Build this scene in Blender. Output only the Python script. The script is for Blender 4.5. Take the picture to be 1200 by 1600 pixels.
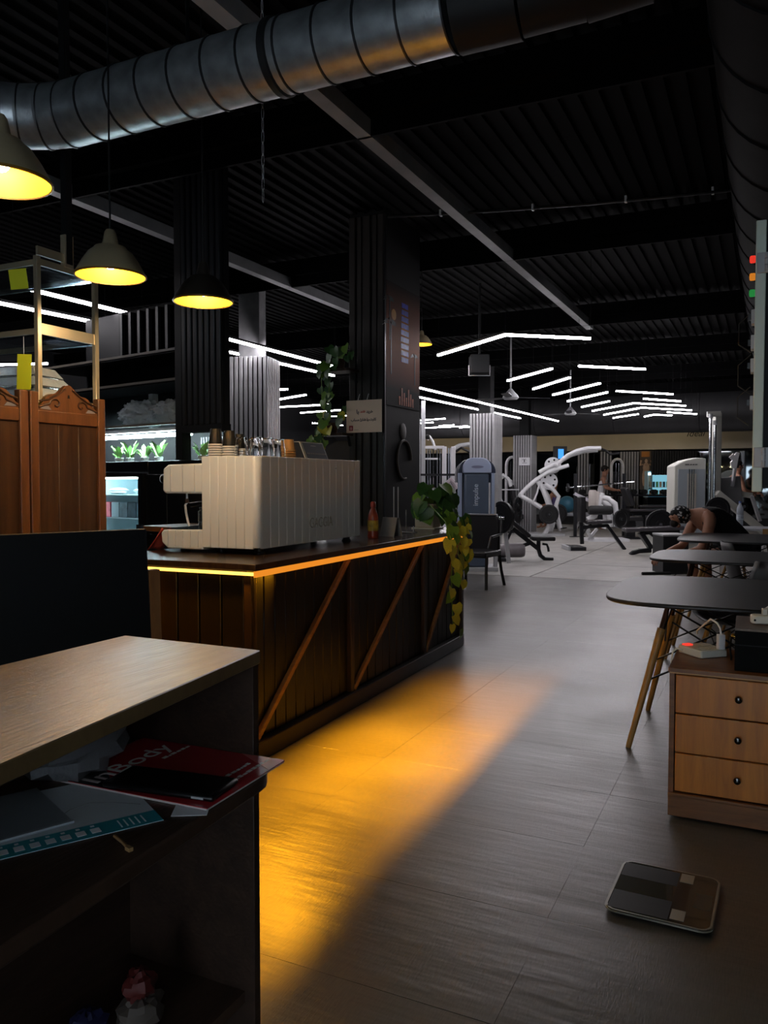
import bpy, bmesh, math, random
from math import sin, cos, pi, radians, atan, sqrt, hypot
from mathutils import Vector, Matrix, noise

random.seed(7)
for o in list(bpy.data.objects):
    bpy.data.objects.remove(o, do_unlink=True)
SC = bpy.context.scene
COL = SC.collection

# ------------------------------------------------------------------ camera, world, exposure
EYE = 1.32                      # height of the phone above the floor (m)
YAW = atan(600 / 1250)          # the phone is turned left of the hall's long axis
PITCH = atan(48 / 1250)
cam_d = bpy.data.cameras.new('camera')
cam_d.sensor_fit = 'VERTICAL'
cam_d.sensor_height = 36
cam_d.lens = 36 * 1250 / 1600
cam_d.clip_start = 0.05
cam_d.clip_end = 100
cam = bpy.data.objects.new('camera', cam_d)
cam.location = (0, 0, EYE)
cam.rotation_euler = (pi / 2 - PITCH, 0, YAW)
COL.objects.link(cam)
SC.camera = cam
DAYLIGHT = 5.5        # grey sky let in by the unseen door and window added behind the phone
w = bpy.data.worlds.new('world')
SC.world = w
w.use_nodes = True
w.node_tree.nodes['Background'].inputs[0].default_value = (0.78, 0.88, 1.0, 1)
w.node_tree.nodes['Background'].inputs[1].default_value = DAYLIGHT
SC.view_settings.view_transform = 'Standard'
SC.view_settings.look = 'None'
SC.view_settings.gamma = 1
SC.view_settings.use_curve_mapping = False
SC.view_settings.exposure = 0.0

LED_POWER = 46.0       # emission of the white strips
PENDANT_WATT = 10.0    # bulbs of the pendants
ORANGE_WATT = 80.0     # orange strip under the bar top
SHELF_TUBE = 110.0      # cool tube over the plants

# ------------------------------------------------------------------ materials
def lin(h):
    h = h.lstrip('#')
    v = [int(h[i:i + 2], 16) / 255 for i in (0, 2, 4)]
    return tuple(x / 12.92 if x <= .04045 else ((x + .055) / 1.055) ** 2.4 for x in v) + (1,)

_M = {}
def mat(name, color, rough=.5, metal=0., var=0., vscale=6., bump=0., bscale=40., stretch=(1, 1, 1),
        coat=0., world=False, spec=.5, rvar=0., trans=0., alpha=1., ior=1.45, wood=None, detail=4., sheen=0.):
    if name in _M:
        return _M[name]
    m = bpy.data.materials.new(name)
    m.use_nodes = True
    nt = m.node_tree
    N, L = nt.nodes, nt.links
    b = N['Principled BSDF']
    c = lin(color) if isinstance(color, str) else tuple(color) + (1,)
    b.inputs['Base Color'].default_value = c
    b.inputs['Roughness'].default_value = rough
    b.inputs['Metallic'].default_value = metal
    b.inputs['Specular IOR Level'].default_value = spec
    b.inputs['IOR'].default_value = ior
    b.inputs['Coat Weight'].default_value = coat
    b.inputs['Transmission Weight'].default_value = trans
    b.inputs['Alpha'].default_value = alpha
    b.inputs['Sheen Weight'].default_value = sheen
    if world:
        src = N.new('ShaderNodeNewGeometry').outputs['Position']
    else:
        src = N.new('ShaderNodeTexCoord').outputs['Object']
    mp = N.new('ShaderNodeMapping')
    mp.inputs['Scale'].default_value = stretch
    L.new(src, mp.inputs['Vector'])
    if wood:
        nz = N.new('ShaderNodeTexNoise')
        nz.inputs['Scale'].default_value = vscale
        nz.inputs['Detail'].default_value = 8
        nz.inputs['Roughness'].default_value = .65
        nz.inputs['Distortion'].default_value = .6
        L.new(mp.outputs[0], nz.inputs['Vector'])
        rp = N.new('ShaderNodeValToRGB')
        rp.color_ramp.elements[0].position = .3
        rp.color_ramp.elements[0].color = lin(wood)
        rp.color_ramp.elements[1].position = .7
        rp.color_ramp.elements[1].color = c
        L.new(nz.outputs['Fac'], rp.inputs[0])
        L.new(rp.outputs[0], b.inputs['Base Color'])
    elif var:
        nz = N.new('ShaderNodeTexNoise')
        nz.inputs['Scale'].default_value = vscale
        nz.inputs['Detail'].default_value = detail
        L.new(mp.outputs[0], nz.inputs['Vector'])
        rp = N.new('ShaderNodeValToRGB')
        rp.color_ramp.elements[0].position = .3
        rp.color_ramp.elements[0].color = tuple(x * (1 - var) for x in c[:3]) + (1,)
        rp.color_ramp.elements[1].position = .7
        rp.color_ramp.elements[1].color = tuple(min(1, x * (1 + var)) for x in c[:3]) + (1,)
        L.new(nz.outputs['Fac'], rp.inputs[0])
        L.new(rp.outputs[0], b.inputs['Base Color'])
    if rvar:
        nr = N.new('ShaderNodeTexNoise')
        nr.inputs['Scale'].default_value = vscale * 1.7
        nr.inputs['Detail'].default_value = 5
        L.new(mp.outputs[0], nr.inputs['Vector'])
        mr = N.new('ShaderNodeMath')
        mr.operation = 'MULTIPLY_ADD'
        mr.inputs[1].default_value = 2 * rvar
        mr.inputs[2].default_value = max(.01, rough - rvar)
        L.new(nr.outputs['Fac'], mr.inputs[0])
        L.new(mr.outputs[0], b.inputs['Roughness'])
    if bump:
        nb = N.new('ShaderNodeTexNoise')
        nb.inputs['Scale'].default_value = bscale
        nb.inputs['Detail'].default_value = 4
        L.new(mp.outputs[0], nb.inputs['Vector'])
        bp = N.new('ShaderNodeBump')
        bp.inputs['Strength'].default_value = bump
        bp.inputs['Distance'].default_value = .01
        L.new(nb.outputs['Fac'], bp.inputs['Height'])
        L.new(bp.outputs[0], b.inputs['Normal'])
    _M[name] = m
    return m

def glow(name, color, strength):
    if name in _M:
        return _M[name]
    m = bpy.data.materials.new(name)
    m.use_nodes = True
    nt = m.node_tree
    nt.nodes.remove(nt.nodes['Principled BSDF'])
    e = nt.nodes.new('ShaderNodeEmission')
    e.inputs[0].default_value = lin(color) if isinstance(color, str) else tuple(color) + (1,)
    e.inputs[1].default_value = strength
    nt.links.new(e.outputs[0], nt.nodes['Material Output'].inputs[0])
    _M[name] = m
    return m

def floor_mat():
    m = bpy.data.materials.new('vinyl_floor')
    m.use_nodes = True
    N, L = m.node_tree.nodes, m.node_tree.links
    b = N['Principled BSDF']
    b.inputs['Specular IOR Level'].default_value = .85
    g = N.new('ShaderNodeNewGeometry')
    mp = N.new('ShaderNodeMapping')
    mp.inputs['Rotation'].default_value = (0, 0, radians(-22))
    mp.inputs['Scale'].default_value = (90, 9, 1)
    L.new(g.outputs['Position'], mp.inputs['Vector'])
    fine = N.new('ShaderNodeTexNoise')
    fine.inputs['Scale'].default_value = 3
    fine.inputs['Detail'].default_value = 6
    L.new(mp.outputs[0], fine.inputs['Vector'])
    big = N.new('ShaderNodeTexNoise')
    big.inputs['Scale'].default_value = 2.2
    big.inputs['Detail'].default_value = 5
    L.new(g.outputs['Position'], big.inputs['Vector'])
    mx = N.new('ShaderNodeMix')
    mx.data_type = 'FLOAT'
    mx.inputs[0].default_value = .35
    L.new(fine.outputs['Fac'], mx.inputs[2])
    L.new(big.outputs['Fac'], mx.inputs[3])
    rp = N.new('ShaderNodeValToRGB')
    rp.color_ramp.elements[0].position = .3
    rp.color_ramp.elements[0].color = lin('#3d3a35')
    rp.color_ramp.elements[1].position = .7
    rp.color_ramp.elements[1].color = lin('#57534c')
    L.new(mx.outputs[0], rp.inputs[0])
    L.new(rp.outputs[0], b.inputs['Base Color'])
    mr = N.new('ShaderNodeMath')
    mr.operation = 'MULTIPLY_ADD'
    mr.inputs[1].default_value = .22
    mr.inputs[2].default_value = .235
    L.new(big.outputs['Fac'], mr.inputs[0])
    L.new(mr.outputs[0], b.inputs['Roughness'])
    # long shallow waves of the laid sheet, then the linen grain
    mw = N.new('ShaderNodeMapping')
    mw.inputs['Rotation'].default_value = (0, 0, radians(8))
    mw.inputs['Scale'].default_value = (1.2, 6, 1)
    L.new(g.outputs['Position'], mw.inputs['Vector'])
    wv = N.new('ShaderNodeTexNoise')
    wv.inputs['Scale'].default_value = 1.6
    wv.inputs['Detail'].default_value = 3
    wv.inputs['Roughness'].default_value = .6
    L.new(mw.outputs[0], wv.inputs['Vector'])
    b1 = N.new('ShaderNodeBump')
    b1.inputs['Strength'].default_value = .2
    b1.inputs['Distance'].default_value = .02
    L.new(wv.outputs['Fac'], b1.inputs['Height'])
    b2 = N.new('ShaderNodeBump')
    b2.inputs['Strength'].default_value = .25
    b2.inputs['Distance'].default_value = .003
    L.new(fine.outputs['Fac'], b2.inputs['Height'])
    L.new(b1.outputs[0], b2.inputs['Normal'])
    L.new(b2.outputs[0], b.inputs['Normal'])
    return m

BLACK = mat('black_paint', '#0f1012', .6, var=.2, vscale=3, spec=.3)
BLACK_SATIN = mat('black_satin', '#15161a', .35, bump=.1, bscale=60)
CEIL = mat('black_ceiling', '#060607', .85, var=.25, vscale=2, spec=.08)
PLASTIC_BLACK = mat('black_plastic', '#101012', .35, bump=.08, bscale=200)
RUBBER = mat('black_rubber', '#131314', .7, bump=.2, bscale=120)
UPHOLST = mat('black_upholstery', '#1b1a1d', .38, bump=.15, bscale=150)
STEEL = mat('galvanised_steel', '#a3a9ae', .38, .8, var=.22, vscale=14, bump=.12, bscale=60, rvar=.12)
CHROME = mat('chrome', '#cfd3d8', .12, 1., rvar=.04)
BRASS = mat('brushed_steel_posts', '#cbbd9f', .34, .65, rvar=.08)
WHITE_METAL = mat('white_frame_paint', '#d5d5d8', .35, var=.06)
GREY_METAL = mat('grey_frame_paint', '#a8a9ac', .4, var=.08)
SILVER_SLAT = mat('silver_slat', '#9b9b9d', .42, .25, var=.08, vscale=10)
BEAM_GREY = mat('beam_primer', '#747578', .55, var=.2, vscale=4)
BEIGE = mat('beige_plaster', '#b3aa98', .85, var=.08, vscale=1.5)
DARKWOOD = mat('dark_wood', '#3a2a1e', .34, wood='#22170f', vscale=3, stretch=(3, 3, .5), bump=.2, bscale=20)
BAR_TOP = mat('bar_top_wood', '#4a3524', .22, wood='#2a1c12', vscale=4, stretch=(6, .8, 1), bump=.1, bscale=12)
DESK_TOP = mat('desk_top_laminate', '#75603f', .34, wood='#4f3e28', vscale=5, stretch=(8, 1, 1), bump=.1, bscale=20, rvar=.06)
DESK_SIDE = mat('desk_dark_laminate', '#3b2b22', .42, wood='#221813', vscale=5, stretch=(6, .8, 6), bump=.12, bscale=20)
SHELF_WOOD = mat('desk_shelf_laminate', '#4a362a', .4, wood='#2c1f17', vscale=5, stretch=(7, .9, 1), bump=.12, bscale=20)
SLAT_WOOD = mat('bar_slat_wood', '#a87a4a', .45, wood='#7d5632', vscale=5, stretch=(5, 1, 5))
BOARD_BLACK = mat('bar_board_black', '#120e0c', .38, wood='#0b0908', vscale=4, stretch=(6, 6, .6), bump=.15, bscale=25)
PLINTH = mat('bar_plinth', '#241a14', .45, wood='#18110c', vscale=4, stretch=(2, .5, 2))
SCREEN_FRAME = mat('screen_frame_wood', '#6b4529', .4, wood='#52331d', vscale=5, stretch=(5, 5, .7), bump=.08, bscale=30)
SCREEN_PANEL = mat('screen_panel_wood', '#47301f', .42, wood='#2b1b12', vscale=4, stretch=(7, 7, .35), bump=.1, bscale=30)
CHEST_WOOD = mat('chest_veneer', '#c67f33', .36, wood='#a0602a', vscale=5, stretch=(6, 6, .5), bump=.05, bscale=40)
CHEST_DARK = mat('chest_frame_veneer', '#80532f', .4, wood='#5c3a20', vscale=5, stretch=(1, 6, 6))
LEG_WOOD = mat('beech_leg', '#b58a4c', .4, wood='#8f6733', vscale=6, stretch=(6, 6, .6))
TABLE_TOP = mat('black_table_top', '#201f20', .42, var=.1, vscale=30, bump=.03, bscale=80)
CREAM = mat('cream_enamel', '#f0f0ea', .28, var=.03, vscale=3, coat=.3)
GLASS = mat('clear_glass', (1, 1, 1), .02, trans=1., ior=1.45)
CLEAR = mat('clear_plastic', (.9, .93, .95), .12, trans=.92, ior=1.2, bump=.6, bscale=18)
FILM = mat('crinkled_film', '#cdd6de', .25, trans=.3, ior=1.1, bump=1., bscale=22, detail=6)
def pane_mat(name, tint, gloss=.08):
    m = bpy.data.materials.new(name)
    m.use_nodes = True
    N, L = m.node_tree.nodes, m.node_tree.links
    N.remove(N['Principled BSDF'])
    a = N.new('ShaderNodeBsdfTransparent')
    a.inputs[0].default_value = tint + (1,)
    b = N.new('ShaderNodeBsdfGlossy')
    b.inputs['Roughness'].default_value = .03
    f = N.new('ShaderNodeLayerWeight')
    f.inputs[0].default_value = .12
    x = N.new('ShaderNodeMixShader')
    L.new(f.outputs[1], x.inputs[0])
    L.new(a.outputs[0], x.inputs[1])
    L.new(b.outputs[0], x.inputs[2])
    L.new(x.outputs[0], N['Material Output'].inputs[0])
    return m
PANE = pane_mat('window_glass', (.95, .97, .97))
MIRROR = mat('mirror_glass', '#6f7476', .03, 1., rvar=.01)
PAPER = mat('white_paper', '#dcdde0', .7)
SKIN = mat('skin', '#9c6e57', .55, var=.06, vscale=20)

# ------------------------------------------------------------------ mesh builder
def frame(d):
    d = d.normalized()
    up = Vector((0, 0, 1)) if abs(d.z) < .95 else Vector((1, 0, 0))
    a = d.cross(up).normalized()
    return a, d.cross(a).normalized()

class MB:
    def __init__(s):
        s.v, s.f = [], []
    def add(s, vs, fs):
        k = len(s.v)
        s.v += [tuple(p) for p in vs]
        s.f += [tuple(i + k for i in f) for f in fs]
        return s
    def box(s, c, d, rot=None):
        x, y, z = d[0] / 2, d[1] / 2, d[2] / 2
        vs = [Vector((i * x, j * y, k * z)) for k in (-1, 1) for j in (-1, 1) for i in (-1, 1)]
        if rot is not None:
            if not isinstance(rot, Matrix):
                rot = Matrix.Rotation(rot, 3, 'Z')
            vs = [rot @ q for q in vs]
        c = Vector(c)
        return s.add([q + c for q in vs], [(0, 2, 3, 1), (4, 5, 7, 6), (0, 1, 5, 4), (2, 6, 7, 3), (0, 4, 6, 2), (1, 3, 7, 5)])
    def bb(s, x0, x1, y0, y1, z0, z1):
        return s.box(((x0 + x1) / 2, (y0 + y1) / 2, (z0 + z1) / 2), (abs(x1 - x0), abs(y1 - y0), abs(z1 - z0)))
    def bar(s, a, b, w, t=None, up=None):
        """rectangular bar from a to b, w wide (sideways), t thick"""
        a, b = Vector(a), Vector(b)
        t = w if t is None else t
        d = (b - a).normalized()
        if up is None:
            p, q = frame(d)
        else:
            p = d.cross(Vector(up)).normalized()
            q = p.cross(d).normalized()
        vs = []
        for c in (a, b):
            for i, j in ((-1, -1), (1, -1), (1, 1), (-1, 1)):
                vs.append(c + p * i * w / 2 + q * j * t / 2)
        return s.add(vs, [(0, 1, 2, 3), (7, 6, 5, 4), (0, 4, 5, 1), (1, 5, 6, 2), (2, 6, 7, 3), (3, 7, 4, 0)])
    def tube(s, pts, r, n=8, cap=True):
        pts = [Vector(p) for p in pts]
        rs = r if isinstance(r, (list, tuple)) else [r] * len(pts)
        k = len(s.v)
        a = None
        for i, p in enumerate(pts):
            d = (pts[min(i + 1, len(pts) - 1)] - pts[max(i - 1, 0)]).normalized()
            if a is None:
                a, b = frame(d)
            else:
                a = (a - d * a.dot(d)).normalized()
                b = d.cross(a)
            for j in range(n):
                t = 2 * pi * j / n
                s.v.append(tuple(p + a * cos(t) * rs[i] + b * sin(t) * rs[i]))
        for i in range(len(pts) - 1):
            for j in range(n):
                j2 = (j + 1) % n
                s.f.append((k + i * n + j, k + i * n + j2, k + (i + 1) * n + j2, k + (i + 1) * n + j))
        if cap:
            s.f.append(tuple(k + j for j in range(n))[::-1])
            s.f.append(tuple(k + (len(pts) - 1) * n + j for j in range(n)))
        return s
    def cyl(s, a, b, r, n=16):
        return s.tube([a, b], r, n)
    def lathe(s, prof, c=(0, 0, 0), n=20, axis='Z', cap=True):
        k = len(s.v)
        c = Vector(c)
        for r, z in prof:
            for j in range(n):
                t = 2 * pi * j / n
                p = (r * cos(t), r * sin(t), z)
                if axis == 'X':
                    p = (p[2], p[0], p[1])
                if axis == 'Y':
                    p = (p[1], p[2], p[0])
                s.v.append(tuple(Vector(p) + c))
        for i in range(len(prof) - 1):
            for j in range(n):
                j2 = (j + 1) % n
                s.f.append((k + i * n + j, k + i * n + j2, k + (i + 1) * n + j2, k + (i + 1) * n + j))
        if cap and prof[0][0] > 1e-5:
            s.f.append(tuple(k + j for j in range(n))[::-1])
        if cap and prof[-1][0] > 1e-5:
            s.f.append(tuple(k + (len(prof) - 1) * n + j for j in range(n)))
        return s
    def prism(s, poly, a, b, plane='XY'):
        def P(u, v, w):
            return {'XY': (u, v, w), 'XZ': (u, w, v), 'YZ': (w, u, v)}[plane]
        n = len(poly)
        vs = [P(u, v, a) for u, v in poly] + [P(u, v, b) for u, v in poly]
        return s.add(vs, [tuple(range(n))[::-1], tuple(range(n, 2 * n))] +
                     [(i, (i + 1) % n, n + (i + 1) % n, n + i) for i in range(n)])
    def ball(s, c, r, n=12, m=8):
        if not isinstance(r, (tuple, list)):
            r = (r, r, r)
        k = len(s.v)
        c = Vector(c)
        for i in range(m + 1):
            t = pi * i / m
            for j in range(n):
                q = 2 * pi * j / n
                s.v.append(tuple(c + Vector((r[0] * sin(t) * cos(q), r[1] * sin(t) * sin(q), r[2] * cos(t)))))
        for i in range(m):
            for j in range(n):
                j2 = (j + 1) % n
                s.f.append((k + i * n + j, k + (i + 1) * n + j, k + (i + 1) * n + j2, k + i * n + j2))
        return s
    def build(s, name, m, parent=None, bevel=0., smooth=None, seg=2):
        me = bpy.data.meshes.new(name)
        me.from_pydata(s.v, [], s.f)
        bm = bmesh.new()
        bm.from_mesh(me)
        bmesh.ops.remove_doubles(bm, verts=bm.verts, dist=1e-6)
        bmesh.ops.recalc_face_normals(bm, faces=bm.faces)
        bm.to_mesh(me)
        bm.free()
        if m:
            me.materials.append(m)
        if smooth is None:
            smooth = 40
        if smooth:
            me.shade_smooth()
            me.set_sharp_from_angle(angle=radians(smooth))
        o = bpy.data.objects.new(name, me)
        COL.objects.link(o)
        if parent:
            o.parent = parent
        if bevel:
            md = o.modifiers.new('bevel', 'BEVEL')
            md.width = bevel
            md.segments = seg
            md.limit_method = 'ANGLE'
            md.angle_limit = radians(35)
        return o

def thing(name, label, cat, loc=(0, 0, 0), rz=0., group=None):
    o = bpy.data.objects.new(name, None)
    o.empty_display_size = .1
    o.location = loc
    o.rotation_euler = (0, 0, rz)
    o['label'] = label
    o['category'] = cat
    if group:
        o['group'] = group
    COL.objects.link(o)
    return o

def tag(o, label, cat, group=None):
    o['label'] = label
    o['category'] = cat
    if group:
        o['group'] = group
    return o

def struct(o):
    o['kind'] = 'structure'
    return o

def share(o, loc=None, rot=None, parent=None, name=None, scale=None, material=None):
    c = o.copy()
    if name:
        c.name = name
    if loc is not None:
        c.location = loc
    if rot is not None:
        c.rotation_euler = rot
    if scale is not None:
        c.scale = scale
    if parent is not None:
        c.parent = parent
    COL.objects.link(c)
    return c

def dup(root, loc, rz, label, group=None):
    r = root.copy()
    COL.objects.link(r)
    r.location = loc
    r.rotation_euler = (0, 0, rz)
    r['label'] = label
    if group:
        r['group'] = group
    for ch in list(root.children):
        c = ch.copy()
        COL.objects.link(c)
        c.parent = r
        for g in list(ch.children):
            d = g.copy()
            COL.objects.link(d)
            d.parent = c
    return r

def diag(a, d):
    """point on the floor a metres right and d metres ahead, seen along the phone's heading"""
    return (a * cos(YAW) - d * sin(YAW), a * sin(YAW) + d * cos(YAW), 0)

def txt(name, body, size, m, parent, loc, rot, depth=.0006, shear=0., align='CENTER', sx=1., width=0., bold=0.):
    cu = bpy.data.curves.new(name, 'FONT')
    cu.body = body
    cu.size = size
    cu.extrude = depth
    cu.shear = shear
    cu.offset = bold * size
    cu.align_x = align
    cu.align_y = 'CENTER'
    t = bpy.data.objects.new('tmp', cu)
    COL.objects.link(t)
    dg = bpy.context.evaluated_depsgraph_get()
    me = bpy.data.meshes.new_from_object(t.evaluated_get(dg))
    bpy.data.objects.remove(t, do_unlink=True)
    me.materials.clear()
    me.materials.append(m)
    o = bpy.data.objects.new(name, me)
    COL.objects.link(o)
    o.parent = parent
    o.location = loc
    o.rotation_euler = rot
    if width:
        xs = [v.co.x for v in me.vertices]
        sx = width / (max(xs) - min(xs))
        o.scale = (sx, sx, 1)
    else:
        o.scale = (sx, 1, 1)
    return o

def fa(s):
    """Persian presentation forms, given in reading order, laid out left to right"""
    return s[::-1]

ORD = ['first', 'second', 'third', 'fourth', 'fifth', 'sixth', 'seventh', 'eighth', 'ninth', 'tenth', 'eleventh', 'twelfth']

# ------------------------------------------------------------------ the hall
FLOOR = floor_mat()
MAT_GREY = mat('gym_floor_mat', '#96938f', .4, var=.12, vscale=3, bump=.12, bscale=30, world=True, rvar=.1)
X0, X1, Y0, Y1, ZC = -12.0, .62, -2.0, 25.4, 3.72
floor = struct(MB().bb(X0 - .2, X1 + .2, Y0 - .2, Y1 + .2, -.12, -.008).build('floor', mat('floor_screed', '#1c1b1a', .8, var=.1)))
tile_a = None
for r in range(24):
    y0 = 3.405 - 10 * .527 + r * .527
    for k in range(-6, 1):
        x0 = -.58 + 1.05 * k
        if tile_a is None:
            tile_a = MB().bb(.0001, 1.0499, .0001, .5269, -.008, 0).build('floor_tile', FLOOR, floor, bevel=.0005, seg=1)
            o = tile_a
        else:
            o = share(tile_a)
        o.location = (x0, y0, random.uniform(-.0005, .0004))
        o.rotation_euler = (random.uniform(-.0006, .0006), random.uniform(-.0006, .0006), 0)
yg = 3.405 + 14 * .527
gt = None
for r in range(7):
    for k in range(7):
        if gt is None:
            gt = MB().bb(.008, 1.782, .012, 1.938, -.008, .004).build('gym_mat', MAT_GREY, floor, bevel=.004, seg=1)
            o = gt
        else:
            o = share(gt)
        o.location = (X0 + .1 + 1.79 * k, yg + 1.95 * r, 0)

ceiling = struct(MB().bb(X0 - .2, X1 + .2, Y0 - .2, Y1 + .2, ZC, ZC + .12).build('ceiling', CEIL))
rb = MB()
x = X0 + .1
while x < X1:
    rb.bb(x, x + .05, Y0, Y1, ZC - .022, ZC + .01)
    x += .125
o = rb.build('deck_rib', CEIL, ceiling)
o['kind'] = 'stuff'
WALL = mat('black_wall', '#1b1c1f', .7, var=.2, vscale=2)
struct(MB().bb(X0 - .2, X0, Y0, Y1, 0, ZC).build('wall_left', WALL))
WY0, WY1, WZ0, WZ1 = -1.4, -.5, 1.1, 2.1      # unseen window added behind the phone to light the desk shelf
struct(MB().bb(X1, X1 + .2, WY1, Y1, 0, ZC).bb(X1, X1 + .2, Y0, WY0, 0, ZC).bb(X1, X1 + .2, WY0, WY1, 0, WZ0).bb(X1, X1 + .2, WY0, WY1, WZ1, ZC).build('wall_right', WALL))
wf = struct(MB().bb(X1 + .06, X1 + .12, WY0, WY0 + .05, WZ0, WZ1).bb(X1 + .06, X1 + .12, WY1 - .05, WY1, WZ0, WZ1).bb(X1 + .06, X1 + .12, WY0, WY1, WZ0, WZ0 + .05).bb(X1 + .06, X1 + .12, WY0, WY1, WZ1 - .05, WZ1).build('window_1', PLASTIC_BLACK))
MB().bb(X1 + .087, X1 + .093, WY0 + .05, WY1 - .05, WZ0 + .05, WZ1 - .05).build('window_pane', PANE, wf)
DX0, DX1, DZ = -1.35, .45, 2.25          # unseen glass door added behind the phone to let daylight in
struct(MB().bb(X0 - .2, DX0, Y0 - .2, Y0, 0, ZC).bb(DX1, X1 + .2, Y0 - .2, Y0, 0, ZC).bb(DX0, DX1, Y0 - .2, Y0, DZ, ZC).build('wall_front', WALL))
door = struct(MB().bb(DX0, DX0 + .05, Y0 - .12, Y0 - .06, 0, DZ).bb(DX1 - .05, DX1, Y0 - .12, Y0 - .06, 0, DZ).bb(DX0, DX1, Y0 - .12, Y0 - .06, DZ - .05, DZ).bb(DX0, DX1, Y0 - .12, Y0 - .06, 0, .08).bb(-.48, -.42, Y0 - .12, Y0 - .06, .08, DZ - .05).build('door_1', PLASTIC_BLACK))
for a, b in ((DX0 + .05, -.48), (-.42, DX1 - .05)):
    MB().bb(a, b, Y0 - .094, Y0 - .088, .08, DZ - .05).build('door_pane', PANE, door)
wb = struct(MB().bb(X0 - .2, X1 + .2, Y1, Y1 + .2, 0, ZC).build('wall_back', WALL))
pane = None
for k in range(7):
    if pane is None:
        pane = MB().bb(0, 1.5, Y1 - .03, Y1 - .002, .25, 2.2).build('mirror_panel', MIRROR, wb, bevel=.004, seg=1)
        o = pane
    else:
        o = share(pane)
    o.location = (X0 + 1.2 + 1.58 * k, 0, 0)
sof = struct(MB().bb(X0, X1, Y1 - .55, Y1 - .02, 2.26, 2.95).build('trim_1', BEIGE))
sh = txt('wall_lettering', 'Ideal', .26, mat('dark_lettering', '#23211f', .5), sof, (-1.93, Y1 - .556, 2.70), (pi / 2, 0, 0), .004, .35)
struct(MB().bb(-2.285, -2.195, Y0, 11.2, 3.4, 3.5).build('trim_2', BEAM_GREY))
struct(MB().bb(-4.74, -4.65, Y0, 11.2, 3.4, 3.5).build('trim_3', BEAM_GREY))
n = 4
for y in (1.2, 4.4, 7.4, 10.9, 14.0, 17.2, 20.2):
    struct(MB().bb(X0, X1, y - .07, y + .07, 3.51, 3.67).bb(X0, X1, y - .012, y + .012, 3.4, 3.6).build('trim_%d' % n, CEIL))
    n += 1

# ------------------------------------------------------------------ LED strips
LEDM = glow('led_diffuser', (1, .95, 1), LED_POWER)
def led(pts, label, group=None, z=2.8):
    a = Vector((pts[0][0], pts[0][1], z))
    t = thing('led_strip_light', label, 'strip light', a, 0, group)
    P = [Vector((p[0], p[1], z)) - a for p in pts]
    for p, q in zip(P[:-1], P[1:]):
        MB().bar(p, q, .028, .022, up=(0, 0, 1)).build('diffuser', LEDM, t)
        MB().bar(p + Vector((0, 0, .022)), q + Vector((0, 0, .022)), .046, .022, up=(0, 0, 1)).build('housing', BLACK, t)
    for p in P:
        MB().tube([p + Vector((0, 0, .03)), p + Vector((0, 0, ZC - .05 - z))], .002, 4).build('suspension_wire', BLACK, t)
    return t
led([(-5.10, 6.75), (-5.08, 9.12)], 'upper long LED strip beside the silver slatted pillar behind the coffee machine')
led([(-5.02, 11.5), (-4.69, 19.68)], 'upper of two long parallel LED strips right of the mural pillar')
led([(-5.60, 7.45), (-5.52, 9.88)], 'lower long LED strip passing behind the silver slatted pillar near the coffee machine')
led([(-5.58, 12.9), (-5.28, 18.4)], 'lower of two long parallel LED strips right of the mural pillar')
led([(-3.52, 8.81), (-2.42, 7.88), (-1.69, 8.47)], 'nearest and largest LED chevron, two arms meeting in a point')
LA = [[(-3.49, 11.48), (-2.59, 10.50)], [(-3.43, 12.69), (-2.58, 11.51)], [(-3.35, 13.68), (-2.32, 12.38)], [(-3.37, 14.88), (-2.44, 13.68)], [(-3.38, 16.16), (-2.68, 15.22)]]
for i, p in enumerate(LA):
    led(p, '%s slanting left-hand LED strip behind the nearest chevron' % ORD[i], 'left arms of the LED chevrons')
RA = [[(-2.22, 10.41), (-1.49, 11.09)], [(-2.27, 13.55), (-1.49, 14.46)], [(-2.04, 15.02), (-1.49, 15.79)], [(-1.97, 18.15), (-1.45, 18.94)]]
for i, p in enumerate(RA):
    led(p, '%s slanting right-hand LED strip behind the nearest chevron' % ORD[i], 'right arms of the LED chevrons')
led([(-3.36, 17.14), (-2.33, 15.79), (-1.49, 16.76)], 'nearer of the two full LED chevrons far down the hall')
led([(-3.32, 18.23), (-2.32, 16.82), (-1.47, 17.87)], 'farther of the two full LED chevrons far down the hall')
led([(-3.29, 19.24), (-2.61, 18.38)], 'last slanting LED strip above the big dark cross duct, left')
led([(-2.58, 19.17), (-2.32, 18.71), (-1.98, 19.07)], 'smallest farthest LED chevron above the big dark cross duct')
LL = [[(-8.14, 10.84), (-7.0, 11.0)], [(-9.11, 12.13), (-8.2, 12.3)], [(-10.61, 14.18), (-9.8, 14.5)], [(-7.99, 12.28), (-7.17, 11.84)], [(-8.81, 13.55), (-7.65, 13.52)],
      [(-9.14, 14.88), (-8.05, 14.67)], [(-9.13, 16.03), (-8.4, 15.99)], [(-10.48, 17.62), (-10.2, 18.71)]]
LN = ['short LED strip peeping out left of the silver pillar, topmost', 'short LED strip peeping out left of the silver pillar, middle', 'short LED strip peeping out left of the silver pillar, lowest',
      'LED strip right of the silver pillar, highest of the side hall', 'LED strip right of the silver pillar, second highest of the side hall', 'LED strip ending behind the trailing plant, third of the side hall',
      'short LED strip just left of the payment sign plant', 'lowest LED strip of the side hall, above the beige wall band']
for p, l in zip(LL, LN):  # strips hung in the left part of the hall
    led(p, l, 'LED strips of the side hall')
FL = [[(-7.69, 18.0), (-6.91, 17.72)], [(-8.4, 19.0), (-7.62, 18.74)], [(-7.96, 20.0), (-7.48, 19.83)], [(-8.7, 20.6), (-7.3, 20.4)], [(-7.7, 20.85), (-6.75, 20.45)]]
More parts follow.
